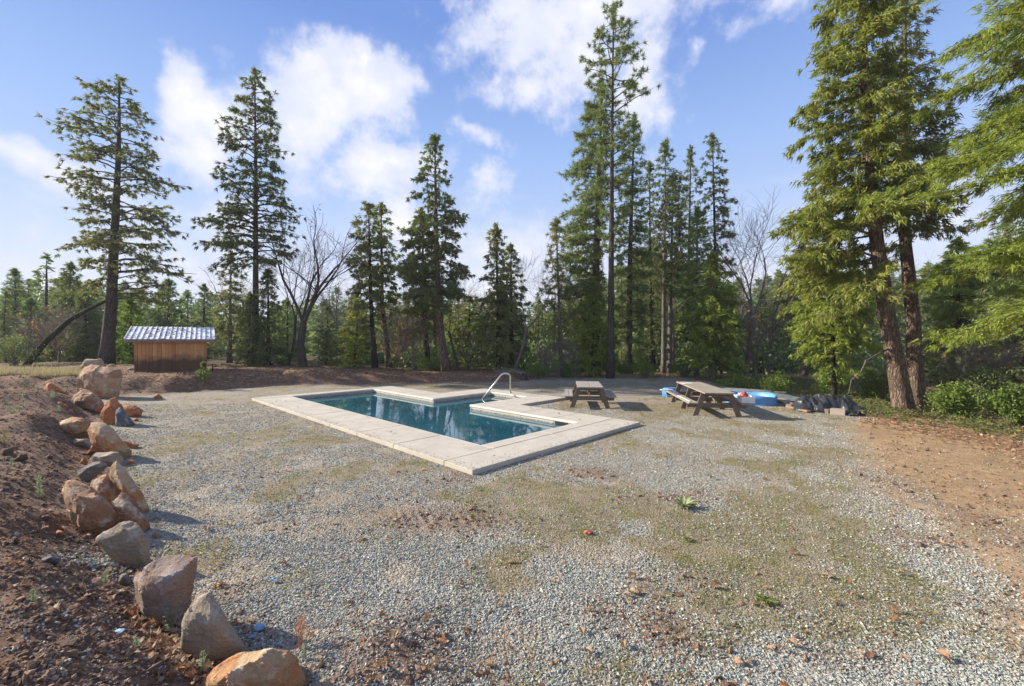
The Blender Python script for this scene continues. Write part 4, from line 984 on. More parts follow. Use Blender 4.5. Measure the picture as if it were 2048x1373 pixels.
SK = np.array([(-600,600),(0,580),(60,570),(200,570),(350,598),(450,585),(520,605),(680,590),(760,605),(940,590),(1050,590),(1100,610),(1200,560),(1300,500),(1480,560),(1600,545),(1850,545),(2048,500),(2700,450)], float)
made = []
cnt = 0
for i in range(290):
    px = fr.uniform(-420, 2480); D = 29 + 75 * fr.random() ** 1.7
    if 380 < px < 480 and D < 60: continue
    if D < 33 and (px < 450 or fr.random() < .4): continue
    X = (px - CX) / F * D
    if any(abs(X - a) < 1.0 and abs(D - b_) < 1.5 for a, b_ in made): continue
    made.append((X, D))
    top = np.interp(px, SK[:, 0], SK[:, 1]) + abs(fr.normal(0, 20)) - 16 + (D < 36) * 12
    bz = float(height(X, D)) if D < 60 else float(height(X, D)) * (1 - sst(60, 140, math.hypot(X, D))) - 2.5 * sst(60, 140, math.hypot(X, D))
    H = HC + (HZ - top) / F * D - bz; s = max(H, 2.0) / 14
    e = empty('forest_conifer', (X, D, bz), 'one of the many dark green conifers massed in the forest behind the clearing', 'tree', FOREST, fr.uniform(0, 6.28))
    sx = s * fr.uniform(1.15, 1.9) if H > 5 else s * 2.0; e.scale = (sx, sx, s)
    w, c = protos[int(fr.integers(6))]
    link('trunk', w, None, e); link('crown', c, None, e); cnt += 1

# farther still the wood reads as one mass
def far_wood():
    rng = np.random.default_rng(99); Vs = MB()
    for i in range(560):
        px = rng.uniform(-700, 2800); D = rng.uniform(62, 130); X = (px - CX) / F * D
        top = np.interp(px, SK[:, 0], SK[:, 1]) + abs(rng.normal(0, 20)) + 4
        H = HC + (HZ - top) / F * D + 3; w0 = rng.uniform(.16, .26) * H
        k = 105; u = rng.random(k) ** .75; a = rng.uniform(0, 6.28, k); r_ = w0 * (1 - u) * rng.uniform(.3, 1, k) + .1
        P = np.stack([X + np.cos(a) * r_, D + np.sin(a) * r_, -3 + H * (.06 + .93 * u)], 1)
        Dv = np.stack([np.cos(a), np.sin(a), rng.normal(-.1, .35, k)], 1) + rng.normal(0, .5, (k, 3))
        V, Fq = blades(P, Dv, rng.uniform(.9, 1.7, k), rng.uniform(.4, .75, k), rng); Vs.add(V, Fq)
        tube(Vs, [(X, D, -3), (X, D, -3 + H)], [.2, .03], 4, False)
    return Vs.mesh('distant_wood')
tag(link('distant_wood', far_wood(), lf_far), 'distant conifer wood closing off the view behind the clearing', kind='stuff')

# evergreen bushes
def bush_mesh(seed, rx, rz_, n, L=.11, w=.07, flat=False):
    rng = np.random.default_rng(seed)
    nc = 26; C = rng.normal(0, 1, (nc, 3)); C /= np.linalg.norm(C, axis=1)[:, None]; C *= rng.uniform(.35, .95, nc)[:, None]
    C = C * [rx, rx * .8, rz_ * .5] + [0, 0, rz_ * .5]; C[:, 2] = np.abs(C[:, 2])
    i = rng.integers(0, nc, n); P = C[i] + rng.normal(0, .17, (n, 3)) * [rx, rx, rz_ * .7]
    P[:, 2] = np.abs(P[:, 2]) + .02
    D = rng.normal(0, 1, (n, 3)); D[:, 2] += .5
    V, Fq = blades(P, D, L * rng.uniform(.6, 1.3, n), w, rng)
    mb = MB()
    for q in range(nc):
        tube(mb, [(rng.normal(0, .08), rng.normal(0, .08), -.05), C[q] * [.5, .5, .6], C[q]], [.018, .012, .006], 4, False)
    return mb.mesh('stems'), mesh_np('foliage', V, [Fq])
def bush(label, px, py, wpx, hpx, mat, seed, n=2600, D=None, L=.11, w=.07, name='evergreen_shrub', group=None):
    b = G(px, py) if D is None else W(px, py, D); b[2] = height(b[0], b[1]); D = b[1]
    st_, fo = bush_mesh(seed, wpx / 2 / F * D * .8, hpx / F * D, int(n * 1.35), L * .72, w * .66)
    e = empty(name, tuple(b), label, 'shrub', group)
    link('stems', st_, twig_m, e); link('foliage', fo, mat, e)
for i, a in enumerate((
 ('yellow green leafy shrub beside the blue paddling pool and dark log', 1553, 792, 80, 42, lf_bush, 2200),
 ('low green bush in shade behind the grey cover', 1480, 780, 90, 26, lf_bush, 2000),
 ('broad green bush at the foot of the hanging cedar foliage', 1665, 795, 90, 60, lf_bush, 3000),
 ('bright green bush just behind the foot of the dark twin cedar', 1760, 800, 100, 60, lf_bush, 3200),
 ('bright leafy bush right of the two red cedar trunks', 1905, 838, 100, 66, lf_bush, 3000),
 ('green bush with upright shoots at the right edge', 2020, 850, 90, 70, lf_bush, 2600),
 ('dark green bush behind the two right hand bushes', 1960, 822, 130, 80, lf_fir, 3600),
 ('small bright bush by the base of the young central cedar', 1130, 762, 60, 34, lf_young, 1400),
 ('bright small bush under the tallest pine', 1250, 762, 60, 30, lf_bush, 1400),
 ('green bush left of the pair of pale trunks', 1290, 762, 60, 34, lf_young, 1400),
 ('green bush right of the pair of pale trunks', 1365, 764, 60, 30, lf_bush, 1400),
 ('low green bush against the trunk of the leaning conifer', 855, 757, 70, 30, lf_young, 1400),
 ('low green clump between the stump and the pale pine', 1078, 764, 56, 26, lf_young, 1200),
 ('dark rounded bush below the far end of the snag', 30, 738, 90, 60, lf_fir, 2200))):
    bush(a[0], a[1], a[2], a[3], a[4], a[5], 300 + i, a[6], None if a[2] > 770 else 23.5 + (i % 3) * .7)
# low creeping plants along the wood's edge on the right
x = g_.uniform(8.5, 22, 130000); y = g_.uniform(7.2, 24, 130000)
xb = 10.3 + 1.9 * (fbm(x * .8, y * .8, 141, 3) - .5) - .25 * np.clip(y - 13, 0, 3)
k = (x > xb) & (x < xb + 6) & (fbm(x * 1.8, y * 1.8, 143, 3) > .43) & (np.hypot(x - 11.9, y - 12.9) > .35)
x, y = x[k][:52000], y[k][:52000]; n = len(x)
D = g_.normal(0, 1, (n, 3)); D[:, 2] = np.abs(D[:, 2]) * .5 + .2
V, Fq = blades(np.stack([x, y, height(x, y) + g_.uniform(0, .13, n)], 1), D, .085, .028, g_)
tag(link('ground_cover', mesh_np('ground_cover', V, [Fq]), lf_cover), 'low creeping green plants carpeting the edge of the woods', kind='stuff')
# dim understorey beyond the first trees
x = g_.uniform(-12, 50, 170000); y = g_.uniform(25.5, 46, 170000)
k = fbm(x * .35, y * .35, 151, 3) > .5
x, y = x[k][:60000], y[k][:60000]; n = len(x)
hgt = (fbm(x * .6, y * .6, 153, 3) * 4.2 + .2) * sst(-14, 0, x) * g_.random(n)
D = g_.normal(0, 1, (n, 3))
V, Fq = blades(np.stack([x, y, height(x, y) + hgt], 1), D, .30, .16, g_)
tag(link('undergrowth', mesh_np('undergrowth', V, [Fq]), lf_far), 'tangled green undergrowth filling the woods behind the clearing', kind='stuff')

# ------------------------------------------------------------------ hills
def hills():
    a = np.linspace(-75, 75, 200) * R(1); rs = np.array([150, 190, 240, 300, 380, 430.])
    X = np.outer(rs, np.sin(a)); Y = np.outer(rs, np.cos(a))
    ridge = (6 + 9 * fbm(a * 3 + 9, a * 0, 161, 4))[None] * np.array([0, .35, .8, 1.1, .9, .3])[:, None] * 1.25
    Z = -3.2 + ridge + 3 * (fbm(X * .03, Y * .03, 163, 4) - .5) * (np.arange(6) > 0)[:, None]
    na = len(a); V = np.stack([X, Y, Z], -1).reshape(-1, 3)
    i = np.arange(5)[:, None] * na; j = np.arange(na - 1)[None]
    return mesh_np('hills', V, [np.stack([i + j, i + j + 1, i + na + j + 1, i + na + j], -1).reshape(-1, 4)], True)
mat_hill, t, out = material('wooded_hill'); p = worldpos(t)
princ(t, out, t.mix(t.rng(t.noise(p, .12, 6, .7), .4, .6), (.035, .055, .025), (.10, .09, .06)), 1, t.bump(t.noise(p, .3, 5, .7), 1, 4), 0)
tag(link('hills', hills(), mat_hill), 'low wooded hills beyond the forest', kind='structure')

# ------------------------------------------------------------------ boulders
def mat_rock(name, base, warm, pale, stain, sc=1.0, seed=0):
    m, t, out = material(name)
    p = t.vm('ADD', objco(t), (seed * 3.7, seed * 1.3, seed * 2.1))
    n = t.noise(p, 1.5 * sc, 6, .6, .6); n2 = t.noise(p, 4.5 * sc, 7, .7); f = t.noise(p, 24 * sc, 6, .7)
    st = t.noise(t.mapping(p, (1.2, 1.2, 6), (.5, .35, 0)), 2.2 * sc, 5, .6, .8)
    c = t.mix(t.rng(n, .44, .56), base, warm)
    c = t.mix(t.rng(n2, .52, .64, 0, .85), c, pale)
    c = t.mix(t.rng(st, .60, .70, 0, .8), c, stain)
    c = t.mix(t.rng(f, .35, .75, 0, .5), c, t.mix(1, c, (.45, .42, .4), 'MULTIPLY'))
    h = t.m('ADD', t.m('ADD', t.m('MULTIPLY', st, .35), t.m('MULTIPLY', t.vor(t.vm('ADD', p, t.vm('MULTIPLY', t.noise(p, 2.5, 3, color=True), (.3, .3, .3))), 2.3 * sc, out='Distance'), .9)), t.m('ADD', t.m('MULTIPLY', n2, .7), t.m('MULTIPLY', f, .35)))
    princ(t, out, c, .88, t.bump(h, .9, .07), .25)
    return m
R_RED = mat_rock('rust_rock', (.50, .20, .085), (.33, .12, .055), (.58, .38, .24), (.17, .10, .08), 1.3, 1)
R_TAN = mat_rock('tan_rock', (.52, .36, .21), (.48, .22, .09), (.68, .60, .47), (.22, .14, .10), 1.5, 2)
R_MIX = mat_rock('streaked_rock', (.40, .215, .12), (.50, .33, .19), (.64, .57, .47), (.17, .14, .13), 1.6, 3)
R_GREY = mat_rock('grey_tan_rock', (.40, .33, .24), (.44, .30, .19), (.54, .50, .44), (.19, .17, .15), 1.7, 4)
R_MAUVE = mat_rock('mauve_grey_rock', (.37, .28, .235), (.40, .25, .18), (.42, .40, .39), (.22, .19, .18), 1.8, 5)
R_BLUE = mat_rock('blue_grey_rock', (.10, .13, .17), (.14, .16, .19), (.42, .42, .42), (.33, .16, .09), 1.2, 6)
R_SLAB = mat_rock('striped_slab', (.24, .21, .18), (.31, .25, .20), (.40, .36, .31), (.12, .10, .09), 2.2, 7)
R_DARK = mat_rock('dark_soil_rock', (.16, .095, .065), (.11, .07, .05), (.25, .18, .13), (.09, .06, .045), 1.4, 8)
def rock(label, outline, mat, seed, thick=.7, name='boulder', D=None, ridge=None, lift=0.0, rough=1.0, group=None, bury=.12):
    """outline: silhouette seen from the front, in pixels; the solid is a faceted body of that silhouette with real depth"""
    rng = random.Random(seed)
    O = np.array(outline, float); O = O.mean(0) + (O - O.mean(0)) * 1.07; w = np.ptp(O[:, 0]); h = np.ptp(O[:, 1])
    ib = np.argmax(O[:, 1])
    if D is None: D = G(O[ib, 0], O[ib, 1])[1]
    wm = w / F * D; hm = h / F * D; th = thick * .5 * (wm + hm * .4)
    c = O.mean(0); pts = []
    def add(px, py, dd): pts.append(W(px, py, D + dd))
    for q in O:
        add(*q, th * rng.uniform(.28, .48))
        i_ = c + (q - c) * rng.uniform(.60, .72); add(*i_, th * rng.uniform(-.02, .14))
        o_ = c + (q - c) * rng.uniform(.72, .86); add(o_[0], o_[1], th * rng.uniform(.85, 1.05))
    for q in (ridge or []): add(q[0], q[1], q[2] * th)
    lo = O[O[:, 1] > O[:, 1].max() - .35 * h]
    for q in lo: add(q[0], q[1] + bury * h * .8 + 2, th * .35)
    pts = np.array(pts); cen = pts.mean(0); cen[2] = pts[:, 2].min() + .5 * np.ptp(pts[:, 2])
    bm = bmesh.new()
    for p in pts - cen: bm.verts.new(p)
    bmesh.ops.convex_hull(bm, input=bm.verts[:])
    bm.normal_update(); N_ = []; H_ = []
    for f in bm.faces:
        d = f.normal.dot(f.verts[0].co)
        if f.calc_area() > 1e-7:
            if d < 0: N_.append(-f.normal); H_.append(-d)
            else: N_.append(f.normal.copy()); H_.append(d)
    bm.free()
    N_ = [list(v) for v in N_]; H_ = list(H_); P0 = pts - cen
    for _ in range(11):
        v = np.array([rng.gauss(0, 1), -abs(rng.gauss(0, 1)), rng.gauss(.2, .8)]); v /= np.linalg.norm(v)
        N_.append(list(v)); H_.append(max((P0 @ v).max() * rng.uniform(.70, .92), .05 * wm))
    N_ = np.array(N_); H_ = np.maximum(np.array(H_), .02 * wm)
    bm = bmesh.new(); bmesh.ops.create_icosphere(bm, subdivisions=5 if w > 55 else 4, radius=1)
    V = np.array([list(v.co) for v in bm.verts])
    # stretch the starting ball to the body so that flat slabs keep even facets
    e = pts.std(0) * 1.7 + .01 * wm; Dv = V * e; Dv /= np.linalg.norm(Dv, axis=1)[:, None]
    dot = Dv @ N_.T; q = np.where(dot > 1e-3, dot / H_[None], 1e-6)
    r = 1 / (np.power(np.power(q / q.max(1)[:, None], 170).sum(1), 1 / 170.) * q.max(1))
    X = Dv * r[:, None]; S = max(wm, hm)
    sv = Vector((seed * 1.7, seed * .9, seed * 2.3))
    for v, x in zip(bm.verts, X):
        x = Vector(x); n = x.normalized()
        q1 = mnoise.fractal(x / S * 3.0 + sv, .9, 2.1, 5); q2 = mnoise.noise(x / S * 1.7 + sv * 2)
        q3 = mnoise.noise(x / S * 2.3 + sv * 3)
        cell = mnoise.cell(x / S * 4.2 + sv)
        lay = mnoise.noise(Vector((x.x * 1.2, x.y * 1.2, x.z * 7 + x.x * 3)) / S + sv)
        v.co = x + n * S * rough * (+.018 * q1 + .010 * q2 + .018 * (cell - .5) + .008 * lay - .05 * max(0, .12 - abs(q3)))
    for f in bm.faces: f.smooth = True
    me = bpy.data.meshes.new(name); bm.to_mesh(me); bm.free(); me.materials.append(mat)
    try: me.set_sharp_from_angle(angle=R(24))
    except Exception: pass
    o = bpy.data.objects.new(name, me); COL.objects.link(o); o.location = tuple(cen + [0, 0, lift])
    return tag(o, label, 'rock' if w < 70 else 'boulder', group)
rock('largest boulder, big rounded orange brown block against the earth bank', [(147,770),(152,752),(170,735),(185,732),(215,735),(240,739),(245,750),(243,768),(232,790),(222,797),(200,793),(165,784),(147,783)], R_MIX, 1, .75, rough=.8)
rock('tilted flat rust coloured slab leaning left of the largest boulder', [(86,776),(95,763),(117,775),(140,792),(118,790),(90,785)], R_RED, 2, .5)
rock('low wedge of rust rock lying in front of the tilted slab', [(97,783),(112,784),(140,795),(141,799),(121,798),(105,790)], R_RED, 3, .6)
rock('pale topped rust boulder just in front of the largest boulder', [(144,797),(161,781),(171,778),(189,793),(204,800),(209,808),(193,817),(176,821),(157,812),(145,806)], R_MIX, 4, .8, ridge=[(172,800,-.15)])
rock('small rust stone half buried left of the pale topped boulder', [(106,806),(121,803),(136,812),(130,818),(112,814)], R_RED, 5, .7)
rock('small rounded rust stone between the pale topped and the pointed red boulder', [(186,821),(195,812),(212,812),(208,822),(199,828)], R_RED, 6, .8)
rock('pointed red boulder standing behind the blue topped stone', [(197,829),(208,812),(220,800),(230,794),(238,805),(252,825),(254,834),(244,848),(223,850),(201,841)], R_RED, 7, .6)
rock('low red rock right of the pointed red boulder', [(240,814),(265,810),(286,821),(280,830),(261,835),(248,828)], R_RED, 8, .7)
rock('small rock with a blue grey top and a rusty lower side', [(228,824),(240,816),(254,831),(271,848),(244,854),(233,850)], R_BLUE, 9, .7)
rock('wide pale tan boulder with a flat sunlit top at the foot of the left slope', [(99,860),(114,846),(144,835),(163,836),(178,844),(182,876),(155,877),(117,871),(102,869)], R_TAN, 10, .9, ridge=[(140,857,-.15),(165,858,-.1)])
rock('long tan boulder slanting down to the right beside the wide pale one', [(173,851),(182,847),(206,846),(227,859),(244,880),(264,903),(262,914),(252,918),(218,899),(184,888)], R_TAN, 11, .6, ridge=[(205,866,-.2),(235,890,-.1)])
rock('small flat brown stone under the wide pale boulder', [(144,886),(148,878),(179,878),(182,888),(150,891)], R_GREY, 12, .8)
rock('small tan stone behind the long slanting boulder', [(244,880),(269,886),(281,890),(265,898),(252,894)], R_TAN, 13, .8)
rock('sharp red rock with a pointed top above the square tan block', [(170,909),(182,891),(193,876),(206,880),(214,893),(239,899),(239,907),(201,914),(180,912)], R_RED, 14, .6)
rock('square grey tan block between the sharp red rock and the striped slab', [(179,906),(201,907),(218,903),(237,903),(246,918),(246,932),(223,932),(182,926)], R_GREY, 15, .8)
rock('thin striped grey slab lying flat behind the row of large boulders', [(147,947),(187,924),(211,923),(216,934),(175,960),(162,963)], R_SLAB, 16, .5, rough=.4)
rock('pale pointed boulder at the back of the cluster of large boulders', [(216,950),(226,929),(235,922),(248,935),(262,962),(279,978),(296,1009),(295,1024),(287,1029),(244,1000)], R_TAN, 17, .6, ridge=[(240,955,-.2),(268,995,-.1)])
rock('orange and cream streaked boulder in the middle of the large cluster', [(182,975),(189,956),(207,946),(222,957),(240,975),(262,1000),(258,1030),(211,1020),(189,1000)], R_MIX, 18, .7, ridge=[(210,975,-.2)])
rock('dark faced slanting wedge at the right end of the large cluster', [(211,1008),(238,979),(253,988),(273,1017),(308,1059),(296,1067),(262,1062),(225,1040)], R_MIX, 19, .5, ridge=[(262,1020,-.15)])
rock('leftmost and largest boulder of the cluster with a brown shaded face', [(125,985),(136,960),(147,957),(182,975),(208,997),(222,1016),(244,1040),(237,1048),(208,1058),(176,1068),(158,1062),(147,1037),(127,1000)], R_MIX, 20, .75, ridge=[(190,1005,-.12),(150,1000,.1),(157,1045,-.05)])
rock('flat grey tan slab lying in front of the large cluster', [(188,1077),(222,1058),(244,1043),(260,1039),(272,1044),(284,1060),(298,1089),(301,1130),(292,1139),(250,1132),(235,1110)], R_GREY, 21, .5, rough=.7, ridge=[(255,1080,.05)])
rock('mauve grey boulder with a hollow top face tilting towards the lens', [(258,1168),(290,1140),(321,1116),(386,1109),(398,1113),(388,1181),(376,1204),(349,1241),(301,1246),(288,1222),(260,1192)], R_MAUVE, 22, .55, ridge=[(330,1165,-.2),(300,1200,-.1)])
rock('upright pointed tan boulder with a grey crack in its face', [(361,1275),(362,1226),(378,1190),(407,1170),(422,1186),(448,1226),(494,1301),(474,1308),(427,1325),(378,1300)], R_GREY, 23, .6, ridge=[(410,1235,-.2),(440,1280,-.12)])
rock('low rounded orange tan boulder cut by the bottom edge of the photo', [(405,1358),(427,1325),(478,1304),(543,1297),(574,1304),(608,1335),(613,1353),(600,1392),(480,1410),(410,1385)], R_TAN, 24, .7, rough=.9, ridge=[(500,1350,-.1)])
rock('small pale grey stone right of the lowest boulder', [(619,1372),(650,1355),(667,1370),(660,1392),(625,1392)], R_GREY, 25, .8)
rock('small blue grey stone half buried in the dark soil at the left', [(80,1117),(100,1111),(123,1118),(115,1126),(85,1126)], R_BLUE, 26, .8)
rock('dark grey boulder at the foot of the big left cedar', [(158,733),(167,719),(204,717),(214,734),(185,737)], R_GREY, 27, .7, D=22.0)
rock('mossy hump of rock at the right foot of the big left cedar', [(210,736),(218,728),(230,729),(236,738)], R_SLAB, 28, .8, D=23.0)
rock('lone small brown stone at the edge of the gravel below the bank', [(306,796),(315,787),(326,795),(316,798)], R_RED, 29, .8)
rock('brown clod like rock at the far left edge below the mound', [(-6,912),(0,900),(14,896),(27,903),(24,914)], R_DARK, 30, .8)
rock('rounded brown clod right of the far left one', [(32,917),(40,906),(53,907),(56,916),(44,921)], R_DARK, 31, .8)
rock('small dark clod under the sharp red rock', [(88,916),(96,909),(106,913),(103,919)], R_DARK, 32, .8)
rock('flat blue grey stone in the grass left of the shed', [(254,739),(264,735),(276,738),(268,741)], R_BLUE, 33, .8, D=20.5)

for i, (px, py, w_, m_) in enumerate(((300,1150,26,R_GREY),(352,1250,24,R_MAUVE),(248,1168,30,R_SLAB),(312,1075,22,R_MIX),(120,1070,22,R_RED),(262,928,16,R_TAN),(168,925,16,R_RED),(286,1020,14,R_TAN),(110,944,14,R_DARK),(160,872,14,R_TAN),(222,862,12,R_RED),(272,842,12,R_RED),(140,826,12,R_RED),(255,800,10,R_RED),(400,1330,26,R_GREY),(500,1335,22,R_MIX),(340,1205,18,R_MIX),(90,1040,18,R_DARK),(60,1165,20,R_GREY),(150,1180,22,R_DARK),(30,1085,18,R_DARK),(200,1235,20,R_SLAB))):
    q = random.Random(i); h_ = w_ * q.uniform(.4, .7)
    rock('one of the small broken stones lying between and beside the row of boulders', [(px - w_ / 2, py - h_ * .2), (px - w_ * .2, py - h_), (px + w_ * .3, py - h_ * q.uniform(.6, 1)), (px + w_ / 2, py - h_ * .1), (px, py + h_ * .2)], m_, 60 + i, .8, 'broken_stone', group='small broken stones along the row of boulders')
# pale gravel spilled between the slabs
b0 = G(222, 1125); n = 420; x = b0[0] + g_.normal(0, .16, n); y = b0[1] + g_.normal(0, .14, n)
scatter('spilled_gravel', np.stack([x, y, height(x, y) + .01], 1), g_.normal(0, [.5, .5, 3], (n, 3)), g_.uniform(.02, .045, (n, 1)) * g_.uniform(.7, 1.3, (n, 3)), chips, 'small heap of pale gravel between two slabs at the left', 31)

# ------------------------------------------------------------------ shed
mat_cedarwood, t, out = material('cedar_board')
p = worldpos(t); oi = t.node('ShaderNodeObjectInfo')
gr = t.noise(t.mapping(p, (14, 14, 1.0)), 3, 5, .6); kn = t.vor(t.mapping(p, (4.5, 4.5, 2.0)), 1.4, out='Distance')
c = t.mix(gr, (.44, .20, .07), (.80, .44, .20))
c = t.mix(t.m('MULTIPLY', oi.outputs['Random'], .7), c, (.34, .145, .055))
c = t.mix(t.rng(kn, .10, .045), c, (.05, .022, .012))
sz_ = t.node('ShaderNodeSeparateXYZ'); t.put(sz_.inputs[0], p)
uneven_z = t.m('ADD', sz_.outputs[2], t.m('MULTIPLY', t.m('SUBTRACT', t.noise(p, 2.4, 4, .6), .5), .7))
c = t.mix(t.rng(uneven_z, 1.12, 1.42, .86, 0), c, (.055, .040, .032))      # boards darker towards the bottom, with an uneven upper edge
princ(t, out, c, .85, t.bump(gr, .4, .01), .2)
mat_roof, t, out = material('galvanised_roof')
p = worldpos(t); n = t.noise(p, 6, 5, .65); br = t.noise(p, 3.2, 6, .7)
c = t.mix(n, (.62, .64, .66), (.78, .80, .82)); princ(t, out, t.mix(t.rng(br, .57, .61), c, (.25, .13, .07)), .62, None, .3, 0)
mat_fascia, t, out = material('weathered_fascia'); princ(t, out, t.mix(t.noise(worldpos(t), 6, 5), (.17, .10, .075), (.36, .26, .21)), .9)
mat_needles, t, out = material('needle_debris'); princ(t, out, (.16, .075, .035), 1)
def shed():
    cx, D, zb = -16.0, 20.0, .30; W_ = 2.67; dep = 1.95; zt = 2.17
    e = empty('wooden_shed', (cx, D, zb), 'small shed of vertical reddish cedar boards under a pale ribbed metal roof', 'shed', rz=R(36))
    H = zt - zb; n = 20; rng = random.Random(4)
    edges = [0] + sorted(rng.uniform(-.25, .25) / n + (i / n) for i in range(1, n)) + [1]
    for i in range(n):
        x0, x1 = edges[i] * W_ - W_ / 2, edges[i + 1] * W_ - W_ / 2
        me = bevel_box('board', (x1 - x0 - .008, .022, H), .004); me.materials.append(mat_cedarwood)
        o = bpy.data.objects.new('board', me); COL.objects.link(o); o.parent = e; o.location = ((x0 + x1) / 2, rng.uniform(-.004, .004), H / 2)
    for sx in (-1, 1):
        for i in range(9):
            o = bpy.data.objects.new('board', bevel_box('board', (.022, dep / 9 - .008, H), .004)); o.data.materials.append(mat_cedarwood)
            COL.objects.link(o); o.parent = e; o.location = (sx * (W_ / 2 - .012), .014 + dep * (i + .5) / 9, H / 2)
    o = link('back_wall', bevel_box('back_wall', (W_ - .06, .03, H), .004), mat_cedarwood, e, (0, dep + .03, H / 2))
    # roof rises away from the viewer
    rl, rr = -1.67, 1.67; rw = rr - rl; y0, y1 = -.22, dep + .25
    z0 = H - .02; z1 = z0 + .62
    ang = math.atan2(z1 - z0, y1 - y0); L = math.hypot(z1 - z0, y1 - y0)
    roof = bpy.data.objects.new('roof', bevel_box('roof', (rw, L, .018), .003)); roof.data.materials.append(mat_roof)
    COL.objects.link(roof); roof.parent = e; roof.location = ((rl + rr) / 2, (y0 + y1) / 2, (z0 + z1) / 2); roof.rotation_euler.x = ang
    m18 = bevel_box('roof_rib', (.032, L - .002, .034), .008, 2); m18.materials.append(mat_roof)
    for i in range(18):
        o = bpy.data.objects.new('roof_rib', m18); COL.objects.link(o); o.parent = roof; o.location = (-rw / 2 + .02 + (rw - .04) * i / 17, 0, .024)
    o = link('fascia', bevel_box('fascia', (rw - .02, .03, .13), .004), mat_fascia, e, ((rl + rr) / 2, y0 + .03, z0 - .078))
    o = link('fascia', bevel_box('fascia', (rw - .02, .03, .13), .004), mat_fascia, e, ((rl + rr) / 2, y1 - .03, z1 - .078))
    for i in range(4):
        o = bpy.data.objects.new('rafter', bevel_box('rafter', (.04, L - .16, .09), .004)); o.data.materials.append(mat_fascia)
        COL.objects.link(o); o.parent = e; o.location = (-W_ / 2 + .1 + (W_ - .2) * i / 3, (y0 + y1) / 2, (z0 + z1) / 2 - .062); o.rotation_euler.x = ang
    mb = MB(); rr_ = np.random.default_rng(8); k = 170
    P = np.stack([rr_.normal(-.25, .65, k), rr_.uniform(-L / 2 + .1, L / 2 - .05, k), np.full(k, .014)], 1); P[:, 0] = np.clip(P[:, 0], -rw / 2 + .05, rw / 2 - .05)
    V, Fq = blades(P, rr_.normal(0, [1, 1, .05], (k, 3)), rr_.uniform(.06, .2, k), rr_.uniform(.03, .09, k), rr_)
    o = link('needle_debris', mesh_np('needle_debris', V, [Fq]), mat_needles, roof); o['kind'] = 'stuff'
shed()
# black standpipe right of the shed
mb = MB(); b = W(425, 741, 20.3); b[2] = height(b[0], b[1])
tube(mb, bend([(0, 0, -.1), (0, 0, .34), (.16, 0, .34), (.16, 0, .22)], .06), .022, 8); o = link('standpipe', mb.mesh('standpipe', True), mat_dark, None, tuple(b)); tag(o, 'short black standpipe right of the wooden shed', 'water pipe')

# ------------------------------------------------------------------ leaning log, stump, fallen poles
def log_obj(name, label, path, r0, r1, mat, cat, sides=14, seed=1):
    P = np.array(path, float); o0 = P[0].copy(); n = 26
    t_ = np.linspace(0, 1, len(P)); tt = np.linspace(0, 1, n); Q = np.stack([np.interp(tt, t_, P[:, i]) for i in range(3)], 1) - o0
    mb = MB(); X, Z = np.meshgrid(np.arange(sides), tt * 30)
    def rf(a, b_):
        q = 1 + .22 * (vnoise(X * .8, Z, seed) - .5); q[:, -1] = q[:, 0]; return q
    tube(mb, Q, np.linspace(r0, r1, n), sides, True, rf)
    return tag(link(name, mb.mesh(name, True), mat, None, tuple(o0)), label, cat)
bark_moss = mat_bark('mossy_bark', (.03, .028, .018), (.10, .095, .06))
gz = lambda p, dz=0: np.array([p[0], p[1], height(p[0], p[1]) + dz])
log_obj('leaning_trunk', 'dark mossy trunk leaning up against the big left cedar', [gz(W(52, 727, 24.6)), W(95, 680, 25.0), W(140, 640, 25.2), W(175, 620, 25.3), W(211, 603, 25.6)], .17, .08, bark_moss, 'fallen tree')
st_b = gz(W(1042, 758, 22.6))
mat_cut, t, out = material('cut_wood'); q = objco(t); princ(t, out, t.mix(t.noise(q, 9, 5), (.30, .235, .17), (.50, .42, .33)), .9)
e = empty('tree_stump', tuple(st_b), 'weathered sawn tree stump at the wood edge behind the handrail', 'stump')
mb = MB(); n = 8; sd_ = 26; X, Z = np.meshgrid(np.arange(sd_), np.linspace(0, 3, n))
def rf(a, b_):
    q = 1 + .28 * (vnoise(X * .7, Z * .4, 9) - .5); q[:, -1] = q[:, 0]; return q
tube(mb, [(0, 0, -.15 + .52 * i / 7) for i in range(n)], [.50, .44, .39, .36, .345, .335, .33, .325], sd_, False, rf); link('bark', mb.mesh('bark', True), bark_grey, e)
mb = MB(); tube(mb, [(0, 0, .30), (0, 0, .36)], [.30, .295], 20); link('cut_face', mb.mesh('cut_face'), mat_cut, e)
log_obj('pale_pole', 'bleached pole lying at the wood edge left of the stump', [W(972, 756, 22.6), W(1012, 753, 22.9)], .05, .035, bark_pale, 'fallen branch')
log_obj('dark_log', 'short dark log end lying beyond the blue paddling pool', [gz(W(1500, 792, 16.2), .13), gz(W(1546, 793, 15.4), .13)], .12, .13, bark_red, 'log')
log_obj('fallen_branch', 'thin bare branch curving down from the leaning cedar over the black tarp', [W(1779, 697, 12.7), W(1750, 712, 12.3), W(1732, 722, 12.1), W(1722, 745, 12.0), W(1703, 760, 12.0), W(1697, 788, 11.9)], .030, .010, bark_pale, 'branch', 6)

